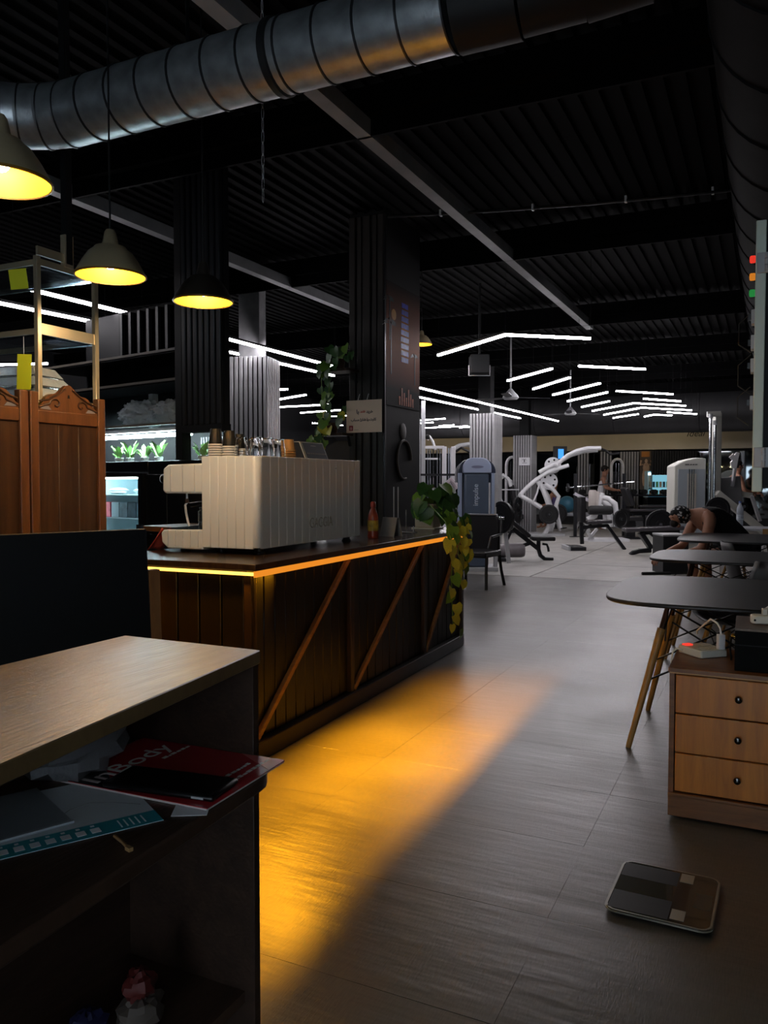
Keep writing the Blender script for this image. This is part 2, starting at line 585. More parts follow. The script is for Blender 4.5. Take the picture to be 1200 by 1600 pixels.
FN = ['far LED strip right of the mural pillar, highest', 'far LED strip right of the mural pillar, second and shortest on the left', 'small far LED strip between mural pillar and second pillar', 'long far LED strip just above the beige band left of the second pillar', 'lowest far LED strip left of the second pillar']
for p, l in zip(FL, FN):
    led(p, l, 'far LED strips left of the second pillar')
led([(-5.85, 4.1), (-5.67, 5.73)], 'lower LED strip seen through the glass rack at the left edge')
led([(-5.17, 4.3), (-5.11, 5.61)], 'upper LED strip seen through the glass rack at the left edge')
WARM = glow('warm_led_diffuser', (1, .82, .55), 22.)  # three unseen strips added behind the cross duct to light the beige band
for xa in (-11.2, -7.6, -4.2):
    t = led([(xa, 23.5), (xa + 2.6, 23.5)], 'warm LED strip washing the far beige band, %s of the row' % ('left' if xa < -9 else 'middle' if xa < -5 else 'right'), 'warm strips at the far wall', 3.12)
    t.children[0].data.materials[0] = WARM
led([(-8.9, 7.1), (-8.2, 7.3)], 'low LED strip behind the hanging yellow tag at the left edge')

# ------------------------------------------------------------------ air ducts
t = thing('spiral_duct', 'shiny galvanised spiral air duct bending over the bar', 'duct', (-1.0, 2.58, 2.9))
RD = .13
sec = ring = None
for k in range(11):
    if sec is None:
        sec = MB().tube([(-.16, 0, 0), (0, 0, 0)], RD, 32).build('duct_section', STEEL, t)
        ring = MB().lathe([(RD - .003, -.006), (RD + .005, -.003), (RD + .005, .003), (RD - .003, .006)], n=32, axis='X', cap=False).build('seam_ring', mat('duct_seam', '#3b3d40', .45, .8), t)
        s2, r2 = sec, ring
    else:
        s2, r2 = share(sec), share(ring)
    s2.location = (-.16 * k + .02, 0, 0)
    r2.location = (-.16 * k + .02, 0, 0)
px, py, ang = -.16 * 11 + .02, 0., pi
for k in range(6):
    na = ang + radians(13)
    q = (px + .11 * cos(na), py + .11 * sin(na))
    MB().tube([(px, py, 0), (q[0], q[1], 0)], RD, 32).build('duct_section', STEEL, t)
    r2 = share(ring)
    r2.location = (px, py, 0)
    r2.rotation_euler = (0, 0, na)
    px, py, ang = q[0], q[1], na
MB().tube([(px, py, 0), (px + 1.6 * cos(ang), py + 1.6 * sin(ang), 0)], RD, 32).build('duct_section', STEEL, t)
MB().lathe([(RD - .002, -.02), (RD + .008, -.012), (RD + .008, .012), (RD - .002, .02)], (-.67, 0, 0), 32, 'X', False).build('joint_band', mat('duct_band', '#2a2b2d', .5, .6), t)
for hx in (-.35, -1.1, -1.75):
    MB().bar((hx, -.0, .13), (hx, 0, .8), .02, .004).build('hanger_strap', BLACK, t)
t2 = thing('flexible_duct', 'matt black duct end joined to the shiny spiral duct', 'duct', (-.98, 2.58, 2.9))
for a, b, r in (((.01, 0, 0), (.22, .02, .01), .138), ((.22, .02, .01), (.42, .05, .03), .13), ((.42, .05, .03), (.62, .06, .05), .136)):
    MB().tube([a, b], r, 24).build('duct_section', BLACK, t2)
t = thing('round_duct', 'thick black round duct running along the right side overhead', 'duct', (.14, 0, 2.92))
sec = None
DUCTB = mat('black_duct', '#101112', .75, 0., var=.2, vscale=8, spec=.03)
for k in range(24):
    m = share(sec) if sec else MB().tube([(0, .004, 0), (0, .496, 0)], .35, 36).build('duct_section', DUCTB, t)
    m.location = (0, k * .5 - 1.5, 0)
    if sec is None:
        sec = m
        rg = MB().lathe([(.345, -.012), (.356, -.006), (.356, .006), (.345, .012)], n=36, axis='Y', cap=False).build('seam_ring', DUCTB, t)
        rg.location = (0, -1.5, 0)
    else:
        share(rg, (0, k * .5 - 1.5, 0))
for y in (2, 5, 8):
    MB().bar((0, y, .35), (0, y, .8), .03, .005).build('hanger_strap', BLACK, t)
t = thing('cross_duct', 'huge black round duct crossing in front of the far wall', 'duct', (-5.7, 21.6, 3.1))
for k in range(6):
    MB().tube([(-6.2 + k * 2.07, 0, 0), (-6.2 + (k + 1) * 2.07 - .01, 0, 0)], .55, 40).build('duct_section', mat('satin_black_duct', '#3a3a3c', .55, .1, var=.1), t)

# ------------------------------------------------------------------ pendants
SHADE = mat('pendant_shade', '#a19376', .45, .4, var=.1)  # paler than the dark copy: the neighbouring lamp's glow is in the colour
SHADE_IN = mat('pendant_inner_enamel', '#f7b60c', .5)
BULB = glow('bulb', (1, .78, .4), 70)
def pendant(loc, label, rr=.135, watt=PENDANT_WATT, shade=SHADE):
    t = thing('pendant_lamp', label, 'lamp', loc, 0, 'pendant lamps')
    s = rr / .135
    out = [(.135, 0), (.137, .004), (.128, .022), (.108, .058), (.086, .09), (.066, .106), (.06, .114), (.036, .118), (.032, .126), (.022, .172), (.016, .182), (.004, .184)]
    inn = [(.134, .001), (.125, .022), (.105, .057), (.083, .087), (.06, .1), (.03, .104), (.001, .105)]
    MB().lathe([(r * s, z * s) for r, z in out], n=36, cap=False).build('shade', shade, t)
    m = MB()
    m.lathe([(r * s * .985, z * s) for r, z in inn], n=36, cap=False)
    b = m.build('inner_reflector', SHADE_IN, t)
    MB().lathe([(.134 * s, -.003), (.139 * s, -.001), (.139 * s, .005), (.134 * s, .005)], n=36, cap=False).build('rim', mat('shade_rim', '#7a5a22', .4, .3), t)
    MB().ball((0, 0, .055 * s), .028 * s, 16, 10).build('bulb', BULB, t)
    MB().tube([(0, 0, .18 * s), (0, 0, ZC - .05 - loc[2])], .004, 6).build('cord', PLASTIC_BLACK, t)
    l = bpy.data.lights.new('bulb_light', 'POINT')
    l.energy = watt
    l.color = (1, .76, .46)
    l.shadow_soft_size = .02
    lo = bpy.data.objects.new('bulb_light', l)
    lo.location = (0, 0, .012)
    lo.parent = t
    COL.objects.link(lo)
    return t
pendant((-1.935, 1.57, 2.15), 'pendant lamp cut off by the left edge, largest of the row')
pendant((-2.37, 2.427, 2.134), 'grey pendant lamp with its whole lit shade above the glass rack')
pendant((-2.374, 3.012, 2.15), 'dark pendant lamp above the paper cups, third from the left edge', shade=mat('pendant_shade_dark', '#2c2722', .5, .3))
pendant((-3.545, 8.37, 2.86), 'small far pendant lamp half hidden by the mural pillar', .115, 5)

# ------------------------------------------------------------------ slatted pillars
def pillar(name, loc, wx, wy, ztop, nx, ny, m_slat, m_core, label, zbot=0., neck=.48, rz=0.):
    t = thing(name, label, 'pillar', loc, rz)
    MB().bb(-wx / 2 + .03, wx / 2 - .03, -wy / 2 + .03, wy / 2 - .03, zbot, ztop - .01).build('core', BLACK, t)
    if neck:
        MB().bb(-wx * neck / 2, wx * neck / 2, -wy * neck / 2, wy * neck / 2, ztop - .01, ZC).build('neck', m_core, t)
    px, py = wx / nx, wy / ny
    a = MB().bb(-px * .35, px * .35, -.012, .012, zbot, ztop).build('slat', m_slat, t, bevel=.004, seg=1)
    b = MB().bb(-.012, .012, -py * .35, py * .35, zbot, ztop).build('slat', m_slat, t, bevel=.004, seg=1)
    first = True
    for k in range(nx):
        for s in (-1, 1):
            o = a if first else share(a)
            first = False
            o.location = (-wx / 2 + px * (k + .5), s * (wy / 2 - .012), 0)
    first = True
    for k in range(ny):
        for s in (-1, 1):
            o = b if first else share(b)
            first = False
            o.location = (s * (wx / 2 - .012), -wy / 2 + py * (k + .5), 0)
    return t
NECK = mat('concrete_neck', '#8b8b8d', .7, var=.25, vscale=7)
pillar('slatted_pillar', (-5.29, 7.58, 0), .5, .46, 2.7, 9, 7, SILVER_SLAT, NECK, 'silver slatted pillar rising behind the coffee machine', rz=radians(15))
pillar('slatted_pillar', (-5.12, 15.4, 0), .52, .52, 2.66, 8, 8, SILVER_SLAT, BLACK, 'silver slatted pillar behind the blue-grey weight tower')
pillar('slatted_pillar', (-5.72, 20.4, 0), .5, .5, 2.5, 8, 8, SILVER_SLAT, BLACK, 'silver slatted pillar with a white notice, far down the hall')
nt = thing('paper_notice', 'white paper notice taped to the far slatted pillar', 'notice', (-5.66, 20.13, 1.83))
MB().bb(-.14, .14, -.003, .003, -.1, .1).build('sheet', PAPER, nt)
mk = MB()
mk.bb(-.07, .05, -.0045, -.003, .05, .06).bb(-.012, .012, -.0045, -.003, -.02, .045).bb(-.09, .08, -.0045, -.003, .015, .02).bb(-.06, .07, -.0045, -.003, -.045, -.035)
mk.build('print', mat('ink', '#2b2b2e', .6), nt)

# ------------------------------------------------------------------ the bar
BRZ = .0188
BAR = Vector((-2.13, 3.055, 0))
t = thing('bar_counter', 'dark wooden bar counter with diagonal battens and orange light strip', 'counter', BAR, BRZ)
LEN = 3.08
MB().bb(-.86, -.062, .03, LEN - .03, .09, .903).build('carcass', BLACK, t)
MB().prism([(-.93, -.02), (.02, -.02), (.02, LEN - .1), (-.02, LEN + .02), (-.1, LEN + .06), (-.93, LEN + .06)], .907, .938).build('bar_top', BAR_TOP, t, bevel=.003)
MB().prism([(-.86, -.0), (.0, -.0), (.0, LEN - .12), (-.02, LEN - .03), (-.08, LEN + .03), (-.86, LEN + .03)], 0, .09).build('plinth', PLINTH, t, bevel=.004)
ps = [0.03, 1.05, 2.2, 3.02]
for y in ps:
    MB().bb(-.062, -.022, y - .022, y + .022, .09, .885).build('post', DARKWOOD, t, bevel=.003)
bd = None
for i in range(3):
    a, b = ps[i] + .024, ps[i + 1] - .024
    n = 10 if i < 2 else 8
    for k in range(n):
        if bd is None:
            bd = MB().bb(-.062, -.046, .002, .098, .092, .89).build('board', BOARD_BLACK, t, bevel=.004, seg=1)
            o = bd
        else:
            o = share(bd)
        o.location = (random.uniform(-.002, .002), a + (b - a) * k / n, 0)
        o.scale = (1, (b - a) / n / .1, 1)
for i in range(3):
    y0, y1 = ps[i] + .03, ps[i + 1] - .03
    MB().bar((-.034, y0, .1), (-.034, y1, .875), .03, .024, up=(1, 0, 0)).build('batten', SLAT_WOOD, t, bevel=.002, seg=1)
for k in range(6):
    MB().bb(-.84 + k * .13, -.72 + k * .13, .014, .03, .092, .89).build('board', BOARD_BLACK, t, bevel=.003, seg=1)
MB().bb(-.06, -.022, .004, .03, .09, .89).build('post', DARKWOOD, t)
STRIP = glow('orange_led', (1, .31, .025), .85)
MB().bb(0.004, .014, -.012, LEN - .12, .877, .905).build('light_strip', STRIP, t)
MB().bb(-.84, .004, -.016, -.008, .885, .9).build('light_strip', glow('orange_led_bright', (1, .5, .08), 3.), t)
SPREAD = 84
def strip_light(y0, y1, watt, x=-.012, rx=0):
    l = bpy.data.lights.new('orange_strip', 'AREA')
    l.shape = 'RECTANGLE'
    l.size = .0015
    l.size_y = y1 - y0
    l.energy = watt
    l.color = (1, .4, .008)
    l.spread = radians(SPREAD)
    lo = bpy.data.objects.new('orange_strip', l)
    lo.location = (x, (y0 + y1) / 2, .892)
    lo.rotation_euler = (0, radians(-42), 0)
    lo.parent = t
    COL.objects.link(lo)
    return lo
strip_light(.0, .8, ORANGE_WATT * .66)
strip_light(.8, 2.0, ORANGE_WATT * .3)
lo = strip_light(.2, .6, ORANGE_WATT * .035)  # extra aimed light, added to carry the orange pool past the bar end
lo.rotation_euler = Vector((.36, -.78, -.5)).to_track_quat('-Z', 'Y').to_euler()
lo.data.shape = 'SQUARE'
lo.data.size = .002
lo.data.spread = radians(100)
lo.location.y = .3
l = bpy.data.lights.new('orange_strip', 'AREA')
l.shape = 'RECTANGLE'
l.size, l.size_y, l.energy, l.color = .8, .003, ORANGE_WATT * .25, (1, .4, .008)
l.spread = radians(SPREAD)
lo = bpy.data.objects.new('orange_strip', l)
lo.location = (-.42, -.004, .88)
lo.rotation_euler = (radians(-30), 0, 0)
lo.parent = t
COL.objects.link(lo)

ZB = .9385
# ------------------------------------------------------------------ coffee machine
t = thing('espresso_machine', 'large cream espresso machine with ribbed cladding on the bar', 'coffee machine', (-2.345, 3.40, ZB), BRZ)
W, Dp, H0, H1 = 1.2, .352, .032, .512
MB().bb(-Dp + .01, -.012, .012, W - .012, H0 + .01, H1 - .012).build('body', CREAM, t, bevel=.02, seg=3)
n = 14
pn = None
for k in range(n):
    y0 = .035 + (W - .06) * k / n
    if pn is None:
        pn = MB().bb(-.014, 0, .0004, (W - .06) / n - .0004, H0, H1).build('cladding_panel', CREAM, t, bevel=.0028, seg=2)
        o = pn
    else:
        o = share(pn)
    o.location = (0, y0, 0)
pn = None
for k in range(6):
    if pn is None:
        pn = MB().bb(.0004, (Dp - .03) / 6 - .0004, 0, .014, H0, H1).build('cladding_panel', CREAM, t, bevel=.003, seg=2)
        o = pn
    else:
        o = share(pn)
    o.location = (-Dp + (Dp - .03) * k / 6, 0, 0)
MB().lathe([(.03, H0 + .006), (.034, H0 + .012), (.034, H1 - .012), (.028, H1 - .002)], (-.034, .034, 0), 20).build('corner_panel', CREAM, t)
MB().lathe([(.03, H0 + .006), (.034, H0 + .012), (.034, H1 - .012), (.028, H1 - .002)], (-.034, W - .036, 0), 20).build('corner_panel', CREAM, t)
MB().bb(-Dp + .02, -.02, .02, W - .02, H1 - .014, H1 - .006).build('cup_tray', CHROME, t)
hd = MB().prism([(-.64, .33), (-.62, .315), (-Dp, .315), (-Dp, .478), (-.6, .472), (-.635, .45)], .03, W - .03, 'XZ').build('group_head', CREAM, t, bevel=.012, seg=3)
for k in (0, 1, 2):
    MB().bb(-.58 + .08 * k, -.579 + .08 * k, .026, .03, .325, .468).build('panel_joint', GREY_METAL, hd)
tr = MB().prism([(-.63, .05), (-.59, .018), (-Dp, .018), (-Dp, .125), (-.62, .118), (-.635, .1)], .01, W - .01, 'XZ').build('drip_tray', CREAM, t, bevel=.008, seg=3)
MB().bb(-.61, -Dp, .03, W - .03, .122, .127).build('grille', CHROME, tr)
for k in range(5):
    MB().bb(-.585 + .05 * k, -.584 + .05 * k, .007, .0105, .03, .116).build('panel_joint', GREY_METAL, tr)
kb = MB().lathe([(.022, 0), (.024, .03), (.027, .034), (.027, .06), (.024, .064)], n=20, axis='X')
o = kb.build('steam_knob', PLASTIC_BLACK, t)
o.rotation_euler = (0, 0, pi)
o.location = (-.628, .1, .395)
o2 = MB().lathe([(.023, 0), (.024, .003), (.001, .005)], n=20, axis='X').build('knob_cap', mat('pale_blue_cap', '#b9cdf0', .3), o)
o2.location = (.0645, 0, 0)
MB().tube([(-.53, .1, .318), (-.525, .1, .27), (-.54, .1, .25), (-.535, .1, .21), (-.52, .1, .15), (-.515, .1, .135)], .0065, 8).build('steam_wand', WHITE_METAL, t)
MB().tube([(-.53, .1, .285), (-.525, .1, .262)], .011, 8).build('wand_grip', mat('brown_rubber', '#4a2f22', .6), t)
for y in (.3, .62, .94):
    g = MB().lathe([(.034, .26), (.036, .27), (.036, .315), (.03, .318)], (-.45, y, 0), 18).build('brew_group', CHROME, t)
    MB().tube([(-.47, y, .268), (-.6, y, .255), (-.66, y, .245)], [.009, .012, .014], 10).build('portafilter', PLASTIC_BLACK, g)
for x in (-.3, -.06, -.54):
    for y in (.1, W - .1):
        MB().lathe([(.03, 0), (.026, .012), (.022, .014), (.022, H0 + .012)], (x, y, 0), 14).build('foot', PLASTIC_BLACK, t)
txt('embossed_name', 'GAGGIA', .085, mat('emboss_cream', '#a8a293', .3), t, (.0006, .66, .14), (pi / 2, 0, pi / 2), .0022, 0, sx=.86)
MB().bb(.0, .002, .83, .852, .456, .462).build('screw_cover', GREY_METAL, t)

t = thing('milk_pitcher', 'shiny steel milk pitcher under the espresso machine spouts', 'pitcher', (-2.345 - .415, 3.50, ZB + .1275), BRZ)
MB().lathe([(.035, 0), (.037, .005), (.034, .07), (.03, .1), (.032, .112), (.029, .1), (.03, .01), (.001, .008)], n=20).build('jug', CHROME, t)
MB().tube([(0, -.032, .1), (0, -.06, .09), (0, -.06, .04), (0, -.034, .03)], .004, 6).build('handle', CHROME, t)

# cloth draped over the end of the drip tray
m = MB()
n = 9
for i in range(n):
    a = i / (n - 1)
    for j in range(8):
        b = j / 7
        x = -.0 - .11 * b - .02 * sin(a * 9)
        y = .02 + .09 * a * (1 + .5 * b)
        z = .115 * (1 - b) ** 1.1 + .006 + .008 * sin(a * 16 + b * 3) * (1 - .3 * b)
        m.v.append((x, y, z))
for i in range(n - 1):
    for j in range(7):
        k = i * 8 + j
        m.f.append((k, k + 1, k + 9, k + 8))
o = m.build('cleaning_cloth', mat('red_cloth', '#b04434', .9, bump=.3, bscale=120), None, smooth=80)
sd = o.modifiers.new('s', 'SOLIDIFY')
sd.thickness = .004
o.location = (-2.975, 3.39, ZB)
tag(o, 'crumpled red cloth hanging off the espresso machine drip tray', 'cloth')

# cups and glasses on the machine
ZT = ZB + .507
CUPB = mat('black_ripple_cup', '#0b0b0d', .6, bump=.5, bscale=60, stretch=(1, 1, .1))
CUPW = mat('white_cup_rim', '#d9d6d2', .5)
cup0 = thing('paper_cup', 'x', 'cup', (0, 0, 0))
MB().lathe([(.039, .006), (.0385, .012), (.028, .088), (.026, .09), (.001, .088)], n=24).build('cup_wall', CUPB, cup0)
MB().lathe([(.038, .0), (.0415, .002), (.0415, .008), (.038, .01)], n=24).build('rim', CUPW, cup0)
first = True
for si, (cx, cy, nn, where) in enumerate([(-2.65, 3.455, 6, 'left'), (-2.563, 3.46, 5, 'middle'), (-2.57, 3.56, 4, 'rear')]):
    for k in range(nn):
        lab = 'upturned black paper cup, %s from the bottom of the %s stack' % (ORD[k], where)
        if k == nn - 1:
            lab = 'topmost upturned black ripple cup of the %s stack' % where
        if first:
            cup0.location = (cx, cy, ZT + .0125 * k)
            cup0['label'] = lab
            cup0['group'] = 'paper cups stacked on the espresso machine'
            first = False
        else:
            dup(cup0, (cx, cy, ZT + .0125 * k), random.uniform(0, 6), lab, 'paper cups stacked on the espresso machine')
gl0 = thing('drinking_glass', 'upturned clear glass at the front of the row on the espresso machine', 'glass', (-2.475, 3.44, ZT), 0, 'glasses on the espresso machine')
MB().lathe([(.036, 0), (.036, .03), (.03, .098), (.026, .102), (.001, .1), (.001, .094), (.024, .094), (.0335, .03), (.034, 0), (.036, 0)], n=20, cap=False).build('bowl', GLASS, gl0)
for (gx, gy), l in zip([(-2.392, 3.455), (-2.472, 3.55), (-2.39, 3.56), (-2.40, 3.68)], ['second', 'rear', 'third', 'last']):
    dup(gl0, (gx, gy, ZT), 0, 'upturned clear glass, %s of the row on the espresso machine' % l, 'glasses on the espresso machine')
t = thing('wooden_cup_stack', 'short stack of brown card cups beside the glasses', 'cup stack', (-2.45, 3.86, ZT))
for k in range(4):
    MB().lathe([(.036, .0), (.04, .004), (.04, .011), (.036, .013)], (0, 0, k * .0135), 18).build('rim', mat('kraft_card', '#b98a55', .7), t)
MB().lathe([(.036, .054), (.027, .11), (.001, .11)], n=18).build('cup_wall', mat('kraft_card', '#b98a55', .7), t)
t = thing('price_stand', 'black price card tent standing on the espresso machine', 'menu stand', (-2.43, 4.04, ZT))
for s in (1, -1):
    MB().add([(s * .062, -.13, 0), (s * .062, .13, 0), (s * .02, .13, .1), (s * .02, -.13, .1), (s * .056, -.13, 0), (s * .056, .13, 0), (s * .014, .13, .1), (s * .014, -.13, .1)],
             [(0, 1, 2, 3), (7, 6, 5, 4), (0, 4, 5, 1), (1, 5, 6, 2), (2, 6, 7, 3), (3, 7, 4, 0)]).build('acrylic_side', mat('frosted_acrylic', '#a9a6a2', .3), t)
MB().bb(-.02, .02, -.13, .13, .098, .102).build('ridge', mat('frosted_acrylic', '#a9a6a2', .3), t)
MB().add([(.0635, -.115, .006), (.0635, .115, .006), (.0245, .115, .096), (.0245, -.115, .096)], [(0, 1, 2, 3)]).build('price_card', mat('black_card', '#131114', .5), t)
mk = MB()
def onface(y0, y1, h0, h1):
    f = lambda h: .0642 - .0393 * (h - .006) / .09
    mk.add([(f(h0), y0, h0), (f(h0), y1, h0), (f(h1), y1, h1), (f(h1), y0, h1)], [(0, 1, 2, 3)])
onface(-.03, .03, .078, .082)
y = -.1
while y < .1:
    wd = random.uniform(.006, .016)
    onface(y, y + wd, .03, .038)
    y += wd + .005
mk.build('print', mat('card_print', '#8d8480', .6), t)

# ------------------------------------------------------------------ smaller things on the bar
t = thing('sauce_bottle', 'red sauce bottle with a yellow label beside the pillar', 'bottle', (-2.385, 4.80, ZB))
MB().lathe([(.034, 0), (.037, .004), (.037, .02), (.035, .06), (.036, .13), (.033, .155), (.018, .195), (.014, .205), (.014, .21)], n=20).build('body', mat('sauce_red', '#8f3a24', .3), t)
MB().lathe([(.017, .208), (.018, .212), (.017, .238), (.012, .246)], n=16).build('cap', mat('red_cap', '#a03a2a', .4), t)
MB().lathe([(.0372, .05), (.0372, .12)], n=20).build('label', mat('yellow_label', '#a8892c', .6, var=.5, vscale=30), t)
t = thing('table_tent', 'clear acrylic card tent right of the sauce bottle', 'sign holder', (-2.36, 5.03, ZB), -.25)
for s in (1, -1):
    MB().add([(-.065, s * .05, 0), (.065, s * .05, 0), (.065, s * .012, .13), (-.065, s * .012, .13), (-.065, s * .046, 0), (.065, s * .046, 0), (.065, s * .008, .13), (-.065, s * .008, .13)],
             [(0, 1, 2, 3), (7, 6, 5, 4), (0, 4, 5, 1), (1, 5, 6, 2), (2, 6, 7, 3), (3, 7, 4, 0)]).build('acrylic_side', mat('grey_acrylic', '#7d7a77', .25), t)
MB().bb(-.065, .065, -.012, .012, .128, .132).build('ridge', mat('grey_acrylic', '#7d7a77', .25), t)
t = thing('wire_stand', 'thin wire stand with upright rods beside the planter', 'stand', (-2.45, 5.42, ZB))
m = MB().bb(-.1, .1, -.05, .05, 0, .006)
m.build('base', GREY_METAL, t)
for x, h in ((-.07, .34), (-.035, .34), (.03, .17), (.09, .05)):
    MB().cyl((x, 0, .005), (x, 0, h), .004, 6).build('rod', GREY_METAL, t)
t = thing('menu_board', 'black menu board leaning behind the sauce bottle', 'board', (-2.66, 4.86, ZB))
MB().add([(-.02, -.14, 0), (-.02, .14, 0), (-.1, .14, .2), (-.1, -.14, .2), (-.03, -.14, 0), (-.03, .14, 0), (-.11, .14, .2), (-.11, -.14, .2)],
         [(0, 1, 2, 3), (7, 6, 5, 4), (0, 4, 5, 1), (1, 5, 6, 2), (2, 6, 7, 3), (3, 7, 4, 0)]).build('panel', BLACK_SATIN, t)
MB().bar((-.12, 0, .2), (-.2, 0, 0), .02, .008).build('prop', BLACK_SATIN, t)

# ------------------------------------------------------------------ plants
def leaf_mesh(s):
    L_ = [(0, 0, 0), (.34, -.12, .05), (.5, .2, .09), (.36, .62, .06), (0, 1, -.1), (-.36, .62, .06), (-.5, .2, .09), (-.34, -.12, .05), (0, .35, 0), (0, .7, -.02)]
    m = MB()
    m.add([(a * s, b * s, c * s) for a, b, c in L_], [(0, 1, 8), (1, 2, 8), (2, 3, 9, 8), (3, 4, 9), (0, 8, 7), (7, 8, 6), (6, 8, 9, 5), (5, 9, 4)])
    return m
LEAFS = [mat('leaf_dark', '#35582a', .4, var=.25, vscale=20), mat('leaf_mid', '#6b9034', .4, var=.25, vscale=20), mat('leaf_yellow', '#c9c040', .4, var=.2, vscale=20)]
_leaf = {}
def leaf(parent, p, out, s, ci, tilt=0.):
    key = ci
    z = Vector(out).normalized()
    down = Vector((0, 0, -1)) + z * tilt
    yv = (down - z * down.dot(z)).normalized()
    xv = yv.cross(z)
    R = Matrix((xv, yv, z)).transposed() @ Matrix.Rotation(random.uniform(-.6, .6), 3, 'Z')
    if key not in _leaf:
        o = leaf_mesh(1.).build('leaf', LEAFS[ci], parent, smooth=60)
        _leaf[key] = o
    else:
        o = share(_leaf[key], parent=parent)
    o.location = p
    o.rotation_euler = R.to_euler()
    o.scale = (s, s, s)
    return o

PX, PY = -2.47, 5.96
t = thing('potted_pothos', 'trailing green and yellow pothos in a beige planter at the bar end', 'plant', (PX, PY, ZB))
MB().prism([(-.08, -.08), (.08, -.08), (.08, .08), (-.08, .08)], .012, .2).build('planter', mat('beige_pot', '#b5a58e', .6, var=.08), t, bevel=.008)
MB().bb(-.1, .1, -.1, .1, 0, .012).build('saucer', mat('beige_saucer', '#cfc5b2', .5), t, bevel=.003)
MB().bb(-.07, .07, -.07, .07, .19, .203).build('soil', mat('soil', '#2a1e15', .95, bump=.5), t)
rnd = random.Random(3)
for k in range(54):
    a = rnd.uniform(0, 2 * pi)
    el = rnd.uniform(-.35, 1.2)
    d = Vector((cos(a) * cos(el), sin(a) * cos(el), sin(el)))
    r = Vector((.17 if d.x > 0 else .12, .17, .13))
    p = Vector((.05 + d.x * r.x, .0 + d.y * r.y, .22 + d.z * r.z)) * rnd.uniform(.85, 1.08)
    if p.z < .03:
        p.z = .03
    leaf(t, p, d + Vector((.35, -.3, .25)), rnd.uniform(.1, .145), 0 if rnd.random() < .8 else 1, .2)
stems = MB()
vines = [[(.12, -.12, .2), (.3, -.22, .1), (.36, -.26, -.02), (.365, -.27, -.2), (.36, -.28, -.38)],
         [(.1, -.2, .2), (.3, -.38, .08), (.365, -.42, -.05), (.37, -.43, -.25), (.36, -.4, -.5), (.37, -.38, -.74)],
         [(.12, .0, .2), (.32, -.1, .1), (.38, -.13, -.02), (.385, -.15, -.25)]]
for v in vines:
    stems.tube(v, .004, 5)
stems.build('stem', LEAFS[1], t)
def along(v, f):
    f = f * (len(v) - 1)
    i = min(int(f), len(v) - 2)
    return Vector(v[i]).lerp(Vector(v[i + 1]), f - i)
for vi, v in enumerate(vines):
    for k in range((15, 17, 11)[vi]):
        f = .12 + .88 * k / (14, 16, 10)[vi]
        p = along(v, f)
        ci = 2 if (f > .35 and rnd.random() < .6) else 1  # yellow: natural green-yellow plus the orange strip's light, put into the colour
        if f < .3:
            ci = rnd.choice([0, 1])
        s = rnd.uniform(.085, .125) * (1 - .25 * f)
        off = Vector((rnd.uniform(.0, .04), rnd.uniform(-.06, .06), rnd.uniform(-.01, .03)))
        leaf(t, p + off, (1, rnd.uniform(-1.1, .2), rnd.uniform(-.1, .6)), s, ci)

# ------------------------------------------------------------------ pillar behind the bar end with mural and shelves
CX1, CY0 = -3.06, 6.40
t = thing('bar_pillar', 'black pillar behind the bar end with fluted front and city mural', 'pillar', (CX1, CY0, 0))
MB().bb(-.36, -.012, .02, .8, 0, ZC).build('core', BLACK, t)
fl = mat('fluted_dark_panel', '#2c2825', .5, var=.1)
for x0, x1, dy in ((-.36, -.30, 0.), (-.285, -.24, .008), (-.225, -.15, 0.), (-.135, -.09, .008), (-.075, -.02, 0.)):
    MB().bb(x0, x1, dy, .03, 0, ZC - .05).build('fluted_slat', fl, t, bevel=.005, seg=2)
MB().bb(-.02, -.005, 0.002, .03, 0, ZC - .05).build('corner_strip', BLACK_SATIN, t)
# mural: printed panel, flat shapes for tower, palms and sunset
mu = MB().bb(-.012, -.004, .03, .78, 2.0, 3.1)
mm = bpy.data.materials.new('mural_print')
mm.use_nodes = True
N, L = mm.node_tree.nodes, mm.node_tree.links
tc = N.new('ShaderNodeTexCoord')
sp = N.new('ShaderNodeSeparateXYZ')
L.new(tc.outputs['Object'], sp.inputs[0])
mr = N.new('ShaderNodeMapRange')
mr.inputs['From Min'].default_value = 2.0
mr.inputs['From Max'].default_value = 3.1
L.new(sp.outputs['Z'], mr.inputs['Value'])
N['Principled BSDF'].inputs['Specular IOR Level'].default_value = .12
rp = N.new('ShaderNodeValToRGB')
E_ = rp.color_ramp.elements
E_[0].position, E_[0].color = 0., lin('#0d0a0a')
E_[1].position, E_[1].color = 1., lin('#15100f')
for p, c in ((.14, '#1a0f0b'), (.3, '#7a3512'), (.5, '#a0521c'), (.72, '#703312')):
    e = E_.new(p)
    e.color = lin(c)
L.new(mr.outputs[0], rp.inputs[0])
L.new(rp.outputs[0], N['Principled BSDF'].inputs['Base Color'])
N['Principled BSDF'].inputs['Roughness'].default_value = .6
mo = mu.build('mural_panel', mm, t)
m = MB()
for k in range(9):
    z = 2.42 + k * .062
    wv = .09 - .004 * abs(k - 3)
    m.bb(-.004, -.0025, .43 - wv, .43 + wv, z, z + .045)
m.build('printed_tower', mat('print_blue', '#2226b0', .5, var=.5, vscale=25), mo)
m = MB()
m.lathe([(.001, .0), (.05, .0), (.001, .0012)], (-.004, .19, 2.82), 16, 'X')
m.build('printed_sun', mat('print_orange', '#c88420', .5), mo)
m = MB()
